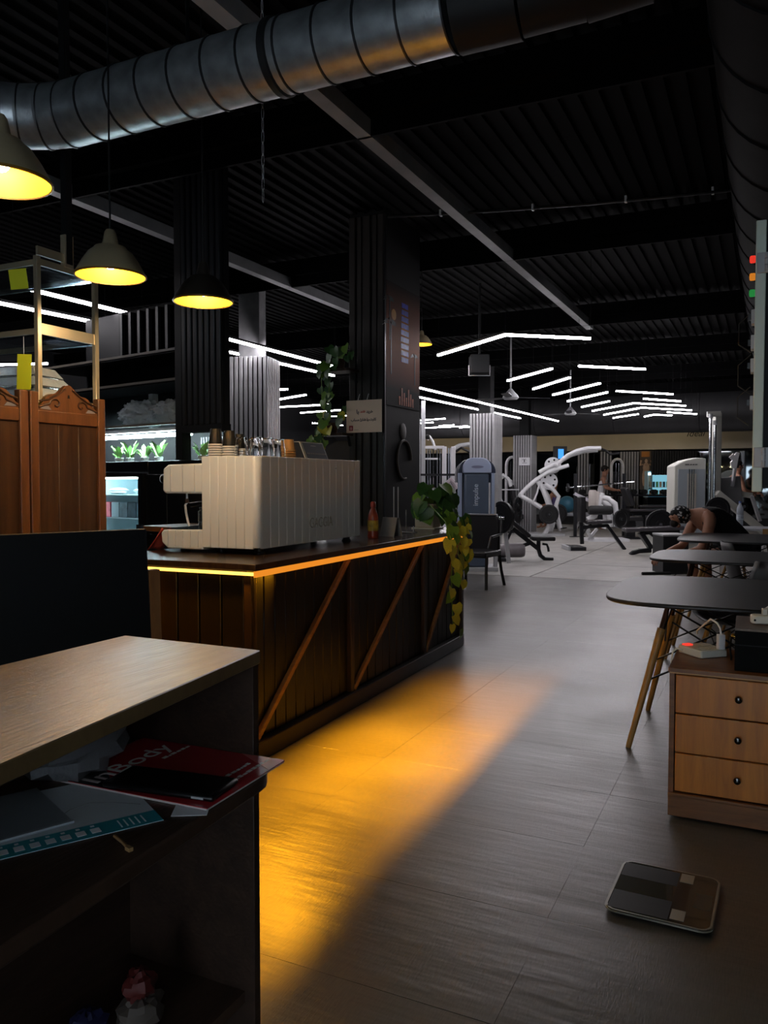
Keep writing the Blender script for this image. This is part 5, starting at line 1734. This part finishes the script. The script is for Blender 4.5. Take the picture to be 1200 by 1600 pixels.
# tall white lat machine on the right
S = Spot(1105, 14.8, 'lat_machine', 'tall pale cable machine with arched cover and twin rods', 'gym machine')
t = S.t
PALE = mat('pale_machine_paint', '#b3b2aa', .4)
MB().prism([p[:1] + p[2:] for p in S.path([(1056, 862), (1106, 862), (1106, 716), (1092, 715), (1074, 719), (1063, 724), (1056, 728)])], .1, .5, 'XZ').build('cover', PALE, t, bevel=.02)
MB().prism([p[:1] + p[2:] for p in S.path([(1062, 850), (1104, 850), (1104, 733), (1062, 733)])], .08, .1, 'XZ').build('window_panel', mat('smoked_panel', '#8b9298', .25, coat=.2), t)
m = MB()
for u in (1079, 1082.5, 1086):
    m.cyl(S.at(u, 733, .075), S.at(u, 848, .075), .012, 6)
m.build('guide_rod', CHROME, t)
MB().prism([p[:1] + p[2:] for p in S.path([(1076, 848), (1090, 848), (1090, 740), (1076, 740)])], .07, .079, 'XZ').build('stack_plate', mat('stack_tan', '#a09a92', .4), t)
m = MB()
for a, b in ((1073, 1079), (1081, 1083), (1085, 1087), (1089, 1092)):
    m.prism([p[:1] + p[2:] for p in S.path([(a, 726.5), (b, 726.3), (b, 725), (a, 725.2)])], .09, .101, 'XZ')
m.build('maker_mark', mat('dark_mark', '#35363a', .4), t)
for u, vt in ((1105, 650), (1112, 660)):
    p = MB().cyl(S.at(u, vt, -.1), S.at(u, 790, -.1), .028, 12).build('guide_post', CHROME, t)
    MB().cyl(S.at(u, vt - 2, -.1), S.at(u, vt + 5, -.1), .04, 12).build('collar', GREY_METAL, p)
MB().bar(S.at(1122, 645, .1), S.at(1122, 864, .1), .16, .12).build('column', PALE, t, bevel=.01)
MB().bar(S.at(1129, 655, .3), S.at(1129, 850, .3), .06, .1).build('rear_column', GREY_METAL, t)
MB().bar(S.at(1103, 648, 0), S.at(1124, 647, 0), .05, .1).build('top_beam', PALE, t)
MB().bar(S.at(1116, 770, -.1), S.at(1200, 838, -.1), .14, .12).build('diagonal_beam', PALE, t, bevel=.01)
MB().bar(S.at(1128, 765, .4), S.at(1190, 775, .4), .07, .1).build('arm_beam', PALE, t)
MB().bar(S.at(1182, 775, .2), S.at(1196, 815, .2), .07, .05).build('arm_beam', GREY_METAL, t)
plate(t, S.at(1111, 795, -.3), .225, 'Y', .06)
plate(t, S.at(1154, 791, -.2), .08, 'Y', .06)
MB().bar(S.at(1127, 790, -.1), S.at(1128, 862, -.1), .05, .08).build('leg', PALE, t)
MB().bb(-.6, .9, -.2, .5, 0, .06).build('base_frame', PALE, t)
MB().bar(S.at(1152, 745, .35), S.at(1158, 805, .35), .4, .08, up=(0, 1, 0)).build('back_pad', mat('grey_pad', '#7e7d80', .4), t, bevel=.02)
MB().prism([p[:1] + p[2:] for p in S.path([(1146, 714), (1152, 708), (1154, 711), (1158, 706), (1162, 707), (1157, 732), (1150, 731), (1148, 722), (1151, 719)])], .2, .23, 'XZ').build('sign_plate', mat('bright_white_plate', '#f4f4f6', .2, coat=.5), t)  # lit metal plate, its brightness put into the white colour
MB().bar(S.at(1160, 707, .25), S.at(1153, 760, .25), .08, .04).build('plate_stem', GREY_METAL, t)
MB().bb(.62, .78, .3, .6, 0, .8).build('seat_post', BLACK_SATIN, t)

# cable tower and cage behind the weight tower
S = Spot(690, 14.6, 'cable_tower', 'white cable crossover tower between mural pillar and weight tower', 'gym machine')
t = S.t
MB().bar(S.at(661, 627), S.at(661, 880), .075, .075).build('tall_post', GREY_METAL, t, bevel=.006)
MB().bar(S.at(655, 655, .02), S.at(655, 880, .02), .05, .05).build('tall_post', GREY_METAL, t)
for u in (694, 708):
    MB().bar(S.at(u, 698), S.at(u, 888), .06, .08).build('post', WHITE_METAL, t, bevel=.006)
MB().bar(S.at(664, 699), S.at(694, 699), .05, .05).build('cross_bar', WHITE_METAL, t)
MB().bar(S.at(664, 717), S.at(684, 717), .03, .03).build('cross_bar', WHITE_METAL, t)
MB().bar(S.at(656, 742, -.2), S.at(722, 742, -.2), .04, .04).build('barbell', BLACK_SATIN, t)
for u in (669, 672.5, 677, 683, 687.5, 701, 704):
    MB().cyl(S.at(u, 700, .05), S.at(u, 880, .05), .012, 6).build('guide_rod', CHROME, t)
for k in range(9):
    MB().bb(-.24, -.05, 0, .12, .1 + .06 * k, .155 + .06 * k).build('stack_plate', BLACK_SATIN, t, bevel=.004, seg=1)
MB().tube(S.path([(668, 688), (671, 682), (676, 690), (680, 703)]), .025, 8).build('pulley_arm', WHITE_METAL, t)
MB().ball(S.at(668, 683), .05, 10, 8).build('pulley', RUBBER, t)
MB().bb(-.5, .3, -.2, .4, 0, .06).build('base_frame', WHITE_METAL, t)
MB().tube(S.path([(699, 755, -.1), (703, 750, -.1), (709, 755, -.1), (714, 763, -.1)]), .05, 8).build('grip_pad', mat('pale_pad2', '#b9aeb4', .45), t)

S = Spot(740, 18.5, 'pull_up_frame', 'grey arched pull-up frame behind the weight tower', 'gym machine')
t = S.t
for y in (0, .4):
    MB().tube(S.path([(708, 702, y), (718, 696, y), (732, 694, y), (745, 697, y), (758, 706, y)]), .05, 10).build('arched_bar', GREY_METAL, t)
for u in (709, 757):
    MB().bar(S.at(u, 700, .2), S.at(u, 841, .2), .09, .09).build('post', WHITE_METAL, t)
MB().tube(S.path([(712, 706), (720, 700), (733, 706)]), .03, 8).tube(S.path([(733, 706), (737, 712), (742, 707), (748, 704)]), .04, 8).build('handle_bar', PLASTIC_BLACK, t)
MB().bb(-.55, .35, -.1, .5, 0, .06).build('base_frame', GREY_METAL, t)

# more machines near the far wall
for (u, d, l) in ((800, 21.6, 'white arched gym frame left of the far pillar with the notice'), (964, 23.5, 'white arched cable frame against the far slatted wall')):
    S = Spot(u, d, 'arched_frame', l, 'gym machine', 'white arched frames near the far wall')
    t = S.t
    W_ = 9 * d / 1250
    H_ = 1.95
    p = [(-W_, 0, 0), (-W_, 0, H_ - .2)] + [(-W_ * cos(a), 0, H_ - .2 + .22 * sin(a)) for a in [pi * k / 8 for k in range(1, 8)]] + [(W_, 0, H_ - .2), (W_, 0, 0)]
    MB().tube(p, .04, 8).build('arch', WHITE_METAL, t)
    MB().bb(-W_ * .55, W_ * .55, .02, .2, .1, 1.6).build('weight_stack', BLACK_SATIN, t)
    for x in (-.04, .04):
        MB().cyl((x, -.02, .1), (x, -.02, H_ - .1), .012, 6).build('guide_rod', CHROME, t)
    MB().bb(-W_ - .1, W_ + .1, -.3, .3, 0, .06).build('base_frame', WHITE_METAL, t)
S = Spot(792, 20.6, 'leg_machine', 'white leg machine with curved bars just right of the weight tower', 'gym machine')
t = S.t
MB().tube(S.path([(778, 748), (786, 742), (794, 748), (798, 760)]), .045, 8).build('curved_bar', WHITE_METAL, t)
MB().tube(S.path([(783, 748, .2), (790, 744, .2), (800, 752, .2), (802, 765, .2)]), .045, 8).build('curved_bar', WHITE_METAL, t)
MB().bar(S.at(777, 765), S.at(811, 765), .03, .03).bar(S.at(778, 765), S.at(790, 800), .04, .04).build('frame_bar', WHITE_METAL, t)
MB().bar(S.at(800, 758, .1), S.at(806, 790, .1), .2, .1).build('back_pad', UPHOLST, t, bevel=.02)
MB().bb(-.1, .4, -.2, .3, .35, .48).build('seat_pad', UPHOLST, t, bevel=.02)
MB().bb(0, .15, -.1, .1, 0, .35).build('pedestal', BLACK_SATIN, t)
MB().bb(-.3, .45, -.3, .3, 0, .05).build('base_frame', BLACK_SATIN, t)
o = Spot(875, 23.4, 'wall_screen', 'small bright blue screen above the white press machine', 'screen')
o.t.location = (diag((899 - 700 + 500 - 424.5) * 23.4 / 1250, 23.4)[0], diag((899 - 700 + 500 - 424.5) * 23.4 / 1250, 23.4)[1], 2.12)
MB().bb(-.2, .2, -.02, .02, -.22, .22).build('casing', PLASTIC_BLACK, o.t, bevel=.004)
MB().bb(-.06, .1, -.026, -.02, -.14, .14).build('picture', glow('blue_screen', (.06, .32, .9), 1.4), o.t)
MB().bar((0, .02, 0), (0, .5, .1), .05, .05).build('wall_arm', PLASTIC_BLACK, o.t)
for u0, u1, l in ((902, 920, 'left'), (937, 956, 'middle'), (968, 998, 'right')):
    d = 23.9
    S = Spot(u0, d, 'slat_panel', 'grey slatted panel standing against the far mirrors, %s one' % l, 'panel', 'slatted panels by the far mirrors')
    w_ = (u1 - u0) * d / 1250
    n = int(w_ / .08)
    sl = None
    MB().bb(0, w_, 0, .03, 0, 2.2).build('backing', BLACK, S.t)
    for k in range(n):
        q = share(sl) if sl else MB().bb(.01, .06, -.03, 0, 0, 2.2).build('slat', SILVER_SLAT, S.t)
        sl = sl or q
        q.location = (k * w_ / n, 0, 0)
S = Spot(1017, 23.3, 'dark_slat_panel', 'dark ribbed wall panel right of the bodybuilder poster', 'panel')
MB().bb(0, 1.35, 0, .03, 1.5, 2.2).build('backing', BLACK, S.t)
sl = None
for k in range(18):
    q = share(sl) if sl else MB().bb(.01, .045, -.03, 0, 1.5, 2.2).build('slat', mat('dim_slat', '#202123', .6), S.t)
    sl = sl or q
    q.location = (k * .074, 0, 0)
S = Spot(1009, 23.7, 'wall_poster', 'tan poster of a flexing figure by the far mirrors', 'poster')
S.t.location.z = 1.62
MB().bb(-.19, .19, 0, .01, -.55, .6).build('sheet', mat('poster_dark', '#4d4238', .5), S.t)
m = MB()
TAN = mat('poster_tan', '#a98a6e', .5, var=.3, vscale=8)
m.ball((0, -.003, .3), (.045, .006, .06), 10, 6).ball((0, -.003, .1), (.1, .006, .16), 10, 6).ball((-.07, -.003, -.2), (.045, .006, .25), 10, 6).ball((.07, -.003, -.2), (.045, .006, .25), 10, 6)
m.tube([(-.09, -.003, .2), (-.17, -.003, .17), (-.15, -.003, .32)], .03, 6).tube([(.09, -.003, .2), (.17, -.003, .17), (.15, -.003, .32)], .03, 6)
m.build('printed_figure', TAN, S.t)
MB().bb(-.14, .1, -.002, 0, .42, .58).build('printed_band', mat('poster_orange', '#a4692c', .5), S.t)

# added cooler standing in for the fridge reflection in the far mirrors
S = Spot(1034, 23.4, 'display_cooler', 'bright blue-lit display cooler at the far wall', 'fridge')
t = S.t
MB().bb(-.42, .42, 0, .4, 0, .85).build('cabinet', BLACK_SATIN, t)
MB().bb(-.42, -.39, 0, .4, .85, 1.55).bb(.39, .42, 0, .4, .85, 1.55).bb(-.42, .42, .38, .4, .85, 1.55).bb(-.42, .42, 0, .4, 1.55, 1.62).build('housing', mat('cooler_liner', '#b9d9e2', .5), t)
MB().bb(-.4, .4, -.02, .0, 1.5, 1.57).build('light_bar', glow('cooler_tube', (.6, .9, 1), 6.), t)
MB().bb(-.38, .38, .3, .32, .9, 1.5).build('lit_back', glow('cooler_back', (.25, .6, .75), .8), t)
for z in (.9, 1.15):
    MB().bb(-.38, .38, .03, .36, z - .01, z).build('shelf', WHITE_METAL, t)
    for k in range(7):
        MB().cyl((-.3 + .1 * k, .12, z), (-.3 + .1 * k, .12, z + .16), .035, 10).build('can', [TAN, mat('can_dark', '#2b4a55', .4), mat('can_green', '#5d9a63', .4)][k % 3], t)

# ceiling fans, hung speaker boxes
def fan(u, d, z, label):
    a = (u - 600) * d / 1250
    q = diag(a, d)
    t = thing('ceiling_fan', label, 'fan', (q[0], q[1], z), .4, 'ceiling fans')
    MB().lathe([(.1, 0), (.13, .03), (.11, .07), (.06, .12), (.03, .16), (.02, .17)], n=18).build('motor', GREY_METAL, t)
    MB().cyl((0, 0, .16), (0, 0, ZC - .05 - z), .013, 8).build('rod', GREY_METAL, t)
    for k in range(3):
        b = MB().prism([(.12, -.04), (.2, -.06), (.64, -.07), (.66, .05), (.2, .05), (.12, .03)], .03, .04).build('blade', BLACK_SATIN, t)
        b.rotation_euler = (.12, 0, k * 2 * pi / 3 + .3)
fan(797, 12.6, 2.6, 'ceiling fan hanging nearest, left of the LED chevrons')
fan(890, 17., 2.72, 'ceiling fan hanging farther off, under the LED chevrons')
S = Spot(748, 9.6, 'hung_box', 'black box with bracket hung from the ceiling left of the chevron', 'speaker')
S.t.location.z = 0
q = diag((748 - 600) * 9.6 / 1250, 9.6)
S.t.location = (q[0], q[1], 2.6)
MB().bb(-.11, .11, -.1, .15, 0, .22).build('cabinet', BLACK, S.t, bevel=.006)
for s in (-1, 1):
    MB().bb(s * .125 - .004, s * .125 + .004, -.02, .02, -.02, .1).build('bracket', WHITE_METAL, S.t)
MB().bb(-.13, .13, -.02, .02, -.024, -.018).build('bracket', GREY_METAL, S.t)
MB().cyl((0, 0, .2), (0, 0, ZC - .05 - 2.6), .015, 8).build('rod', BLACK, S.t)
q = diag((815 - 600) * 22.2 / 1250, 22.2)
t = thing('hung_speaker', 'dark tapering speaker hung under the cross duct', 'speaker', (q[0], q[1], 2.27), YAW)
MB().prism([(-.14, 0), (.14, 0), (.08, .26), (-.08, .26)], -.12, .12, 'XZ').build('cabinet', BLACK, t, bevel=.006)
MB().cyl((0, 0, .25), (0, 0, .5), .02, 8).build('rod', BLACK, t)
t = thing('hanging_chain', 'thin chain hanging from the ceiling in front of the spiral duct', 'chain', (-1.985, 2.93, 2.55))
m = MB()
for k in range(22):
    z = k * .05
    r = [(.006 * cos(a) * (k % 2), .006 * cos(a) * (1 - k % 2), z + .03 * sin(a)) for a in [j * pi / 4 for j in range(9)]]
    m.tube(r, .0012, 4, cap=False)
m.build('links', GREY_METAL, t)
t = thing('ceiling_conduit', 'thin dark conduit clipped under the ceiling at the upper right', 'conduit', (-1.6, 6.2, 3.45))
m = MB().tube([(-1.2, -.3, 0), (-.4, 0, .02), (.3, .1, .0), (.9, .05, -.05), (1.6, .3, 0)], .012, 6)
m.build('pipe', BLACK, t)
for x, y, z in ((-.8, -.15, .01), (-.1, .04, .01), (.6, .08, -.02), (1.2, .17, -.02)):
    MB().bb(x - .008, x + .008, y - .018, y + .018, z - .018, z + .03).build('clip', GREY_METAL, t)

# ------------------------------------------------------------------ people
def skin_figure(name, J, E, m_, parent, root=0, sub=2):
    me = bpy.data.meshes.new(name)
    me.from_pydata([j[0] for j in J], E, [])
    o = bpy.data.objects.new(name, me)
    COL.objects.link(o)
    o.parent = parent
    sk = o.modifiers.new('skin', 'SKIN')
    sk.use_smooth_shade = True
    lay = me.skin_vertices[0].data
    for i, j in enumerate(J):
        r = j[1]
        lay[i].radius = r if isinstance(r, tuple) else (r, r)
        lay[i].use_root = (i == root)
    sb = o.modifiers.new('sub', 'SUBSURF')
    sb.levels = sb.render_levels = sub
    dg = bpy.context.evaluated_depsgraph_get()
    me2 = bpy.data.meshes.new_from_object(o.evaluated_get(dg))
    o.modifiers.clear()
    o.data = me2
    me2.materials.clear()
    me2.materials.append(m_)
    for p in me2.polygons:
        p.use_smooth = True
    return o

def add_to(o, mb):
    """fuse more surface (nose, ears, fingers) into the one body mesh"""
    bm = bmesh.new()
    bm.from_mesh(o.data)
    tmp = bpy.data.meshes.new('tmp')
    tmp.from_pydata(mb.v, [], mb.f)
    bm.from_mesh(tmp)
    bpy.data.meshes.remove(tmp)
    for f in bm.faces:
        f.smooth = True
    bm.normal_update()
    bm.to_mesh(o.data)
    bm.free()

def hand(mb, w_, d, side, up):
    """five curled fingers leaving a palm at w_, pointing along d"""
    w_, d, side, up = Vector(w_), Vector(d).normalized(), Vector(side).normalized(), Vector(up).normalized()
    mb.ball(w_ + d * .045, (.045, .045, .03), 10, 8)
    for i, (o, l) in enumerate(((-.03, .07), (-.01, .082), (.01, .078), (.03, .06))):
        a = w_ + d * .08 + side * o
        b = a + d * l * .5 - up * .008
        c = b + d * l * .35 - up * .03
        e = c - up * .025 - d * .005
        mb.tube([a - d * .02, a, b, c, e], [.009, .0095, .009, .008, .006], 7)
    a = w_ + d * .02 + side * .038
    mb.tube([a, a + d * .03 + side * .022, a + d * .06 + side * .024 - up * .01], [.012, .011, .008], 7)

def face(mb, c, fwd, up, r):
    c, f, u = Vector(c), Vector(fwd).normalized(), Vector(up).normalized()
    s = f.cross(u).normalized()
    mb.tube([c + f * r * .88 + u * r * .15, c + f * r * 1.12 - u * r * .12, c + f * r * .95 - u * r * .2], [r * .09, r * .16, r * .12], 7)
    for k in (-1, 1):
        mb.ball(c + s * k * r * .85 - u * r * .05, (r * .12, r * .2, r * .26), 8, 6)
        mb.ball(c + f * r * .86 + s * k * r * .34 + u * r * .22, r * .12, 8, 6)
        mb.tube([c + f * r * .93 + s * k * r * .15 + u * r * .38, c + f * r * .88 + s * k * r * .5 + u * r * .4], r * .06, 6)
    mb.tube([c + f * r * .9 - u * r * .45 - s * r * .28, c + f * r * .98 - u * r * .47, c + f * r * .9 - u * r * .45 + s * r * .28], r * .07, 6)
    mb.ball(c + f * r * .72 - u * r * .8, r * .26, 8, 6)

# man bent over behind the farthest table: local -x is the way he faces, +x his seat
S = Spot(1100, 9.1, 'person', 'person in black bent forward on a chair, wearing a patterned head cloth', 'person')
t = S.t
SH = (-.01, -.02, .93)
J = [((.50, 0, .52), (.15, .13)), ((.33, 0, .68), (.13, .15)), ((.12, 0, .87), (.14, .18)), ((-.03, 0, .945), (.12, .14)),
     ((-.15, 0, .945), .06), ((-.24, 0, .95), (.085, .085)), ((-.31, 0, .92), (.085, .09)), ((-.36, 0, .86), (.06, .065)),
     ((-.0, -.2, .90), .075), ((-.06, -.25, .72), .062), ((-.12, -.24, .56), .052), ((-.32, -.16, .49), .042), ((-.44, -.1, .46), .03),
     ((-.0, .2, .90), .075), ((-.08, .25, .72), .06), ((-.15, .22, .57), .05), ((-.34, .1, .52), .04), ((-.45, .02, .48), .03),
     ((.46, -.12, .5), .1), ((.18, -.17, .51), .085), ((-.05, -.19, .50), .07), ((-.03, -.18, .3), .06), ((.02, -.17, .09), .042), ((-.02, -.17, .04), .04), ((-.14, -.18, .03), .032),
     ((.46, .12, .5), .1), ((.18, .17, .51), .085), ((-.06, .19, .50), .07), ((-.04, .18, .3), .06), ((.02, .17, .09), .042), ((-.02, .17, .04), .04), ((-.14, .18, .03), .032)]
E_ = [(0, 1), (1, 2), (2, 3), (3, 4), (4, 5), (5, 6), (6, 7), (3, 8), (8, 9), (9, 10), (10, 11), (11, 12), (3, 13), (13, 14), (14, 15), (15, 16), (16, 17),
      (0, 18), (18, 19), (19, 20), (20, 21), (21, 22), (22, 23), (23, 24), (0, 25), (25, 26), (26, 27), (27, 28), (28, 29), (29, 30), (30, 31)]
body = skin_figure('body', J, E_, SKIN, t)
m = MB()
hand(m, (-.44, -.1, .46), (-1, .25, -.25), (0, -1, 0), (0, 0, 1))
hand(m, (-.45, .02, .48), (-1, -.25, -.3), (0, 1, 0), (0, 0, 1))
face(m, (-.27, 0, .93), (-.82, 0, -.55), (-.55, 0, .82), .105)
add_to(body, m)
JT = [((.52, 0, .53), (.165, .15)), ((.34, 0, .685), (.15, .17)), ((.13, 0, .875), (.155, .195)), ((-.02, 0, .945), (.125, .155)), ((-.09, 0, .95), (.08, .085)), ((.02, -.17, .92), .085), ((.02, .17, .92), .085)]
skin_figure('black_shirt', JT, [(0, 1), (1, 2), (2, 3), (3, 4), (3, 5), (3, 6)], mat('black_cloth', '#0d0d0f', .9, bump=.3, bscale=60), t)
JS = [((.5, 0, .51), (.15, .14)), ((.44, -.12, .5), .118), ((.2, -.165, .51), .1), ((.03, -.185, .505), .085), ((.44, .12, .5), .118), ((.2, .165, .51), .1), ((.03, .185, .505), .085)]
skin_figure('dark_shorts', JS, [(0, 1), (1, 2), (2, 3), (0, 4), (4, 5), (5, 6)], mat('dark_shorts', '#121215', .9), t)
hc = MB()
for v in MB().ball((0, 0, 0), 1, 18, 12).v:
    pass
b = MB().ball((0, 0, 0), (.118, .112, .112), 18, 12)
kk = []
f = Vector((-.82, 0, -.55))
u = Vector((-.55, 0, .82))
for q in b.v:
    d = Vector(q)
    if d.dot(f) > .03 and d.dot(u) < .06:
        d = d * .82
    kk.append(tuple(d + Vector((-.265, 0, .935))))
b.v = kk
hm_ = mat('patterned_head_cloth', '#2a2a2b', .85)
nt = hm_.node_tree
tc = nt.nodes.new('ShaderNodeTexCoord')
vo = nt.nodes.new('ShaderNodeTexVoronoi')
vo.inputs['Scale'].default_value = 26
rp = nt.nodes.new('ShaderNodeValToRGB')
rp.color_ramp.interpolation = 'CONSTANT'
rp.color_ramp.elements[0].color = lin('#a9a9a9')
rp.color_ramp.elements[1].position = .38
rp.color_ramp.elements[1].color = lin('#141415')
nt.links.new(tc.outputs['Object'], vo.inputs['Vector'])
nt.links.new(vo.outputs['Distance'], rp.inputs[0])
nt.links.new(rp.outputs[0], nt.nodes['Principled BSDF'].inputs['Base Color'])
b.build('head_cloth', hm_, t, smooth=80)
bd_ = MB().ball((-.335, 0, .845), (.045, .06, .05), 10, 8).build('beard', mat('dark_hair', '#17110d', .9), t)
for s in (-1, 1):
    MB().prism([(-.2, s * .18 - .05), (.07, s * .18 - .05), (.09, s * .18), (.07, s * .18 + .05), (-.2, s * .18 + .05), (-.23, s * .18)], 0, .075).build('shoe', mat('dark_shoe', '#1d1d20', .6), t, bevel=.02)
def stander(u, d, label, shirt, lean, face_dir, seated, hair='#17110d', scale=1.):
    S = Spot(u, d, 'person', label, 'person')
    t = S.t
    t.rotation_euler = (0, 0, YAW + face_dir)
    h = .45 if seated else .9
    a = Vector((0, -lean, 0))
    def up(z, k):
        return (0, -lean * k, z + h)
    J = [((0, 0, h), (.14, .11)), (up(.25, .4), (.14, .1)), (up(.48, .9), (.17, .11)), (up(.58, 1.05), .06), (up(.68, 1.2), .085), (up(.78, 1.25), (.08, .095))]
    E2 = [(0, 1), (1, 2), (2, 3), (3, 4), (4, 5)]
    for s in (-1, 1):
        n0 = len(J)
        sx, sy, sz = up(.5, .92)
        J.extend([((s * .19, sy, sz), .06), ((s * .25, sy - .06, sz - .26), .048), ((s * .18, sy - .28, sz - .32), .036), ((s * .16, sy - .34, sz - .32), .028)])
        E2.extend([(2, n0), (n0, n0 + 1), (n0 + 1, n0 + 2), (n0 + 2, n0 + 3)])
        n0 = len(J)
        if seated:
            J.extend([((s * .1, -.08, h), .09), ((s * .14, -.42, h + .03), .07), ((s * .14, -.44, .25), .055), ((s * .14, -.42, .06), .04), ((s * .14, -.56, .03), .035)])
        else:
            J.extend([((s * .1, 0, h - .08), .09), ((s * .11, -.02, .48), .065), ((s * .11, 0, .25), .055), ((s * .11, .02, .06), .04), ((s * .11, -.12, .03), .035)])
        E2.extend([(0, n0)] + [(n0 + k, n0 + k + 1) for k in range(4)])
    body = skin_figure('body', J, E2, SKIN, t)
    m = MB()
    hy = up(.73, 1.22)
    face(m, hy, (0, -1, -.2), (0, -.2, 1), .1)
    for s in (-1, 1):
        sx, sy, sz = up(.5, .92)
        hand(m, (s * .16, sy - .34, sz - .32), (0, -1, -.1), (s * -1, 0, 0), (0, 0, 1))
    add_to(body, m)
    skin_figure('shirt', [((0, 0, h), (.155, .125)), (up(.25, .4), (.155, .115)), (up(.48, .9), (.185, .125)), ((-.2, up(.5, .92)[1], up(.45, .92)[2]), .08), ((.2, up(.5, .92)[1], up(.45, .92)[2]), .08)], [(0, 1), (1, 2), (2, 3), (2, 4)], shirt, t)
    tr = []
    te = []
    for s in (-1, 1):
        n0 = len(tr) + 1
        tr += ([((s * .1, -.06, h), .105), ((s * .14, -.42, h + .03), .085), ((s * .14, -.43, .12), .07)] if seated else [((s * .1, 0, h - .06), .105), ((s * .11, -.02, .48), .08), ((s * .11, .0, .1), .065)])
        te += [(0, n0), (n0, n0 + 1), (n0 + 1, n0 + 2)]
    skin_figure('trousers', [((0, 0, h - .02), (.15, .12))] + tr, te, mat('dark_trousers', '#191a1f', .9), t)
    hb = MB().ball((0, hy[1] + .012, hy[2] + .03), (.1, .108, .105), 14, 10)
    hb.v = [(x, y, z) if not (y < hy[1] - .03 and z < hy[2] + .06) else (x * .8, max(y, hy[1] - .06), z) for x, y, z in hb.v]
    hb.build('hair', mat('hair_' + hair.strip('#'), hair, .8), t, smooth=80)
    return t
stander(1141, 16.4, 'person in a dark green top training behind the tall cable machine', mat('green_cloth', '#2f4a38', .9), .12, pi / 2, False)
stander(871, 22.3, 'person in a purple top sitting far behind the white press machine', mat('purple_cloth', '#5b4f7d', .9), .1, -2.2, True, '#8a6a45')
stander(938, 22.0, 'person in a white top standing before the far slatted panels', mat('white_cloth', '#d8d8dc', .9), .1, 1.2, False)
S = Spot(871, 22.36, 'gym_stool', 'low stool under the person in purple', 'stool')
S.t.rotation_euler = (0, 0, YAW - 2.2)
MB().bb(-.2, .2, -.2, .2, .26, .33).build('seat', UPHOLST, S.t, bevel=.02)
MB().bb(-.05, .05, -.05, .05, .03, .26).bb(-.2, .2, -.2, .2, 0, .03).build('pedestal', BLACK_SATIN, S.t)
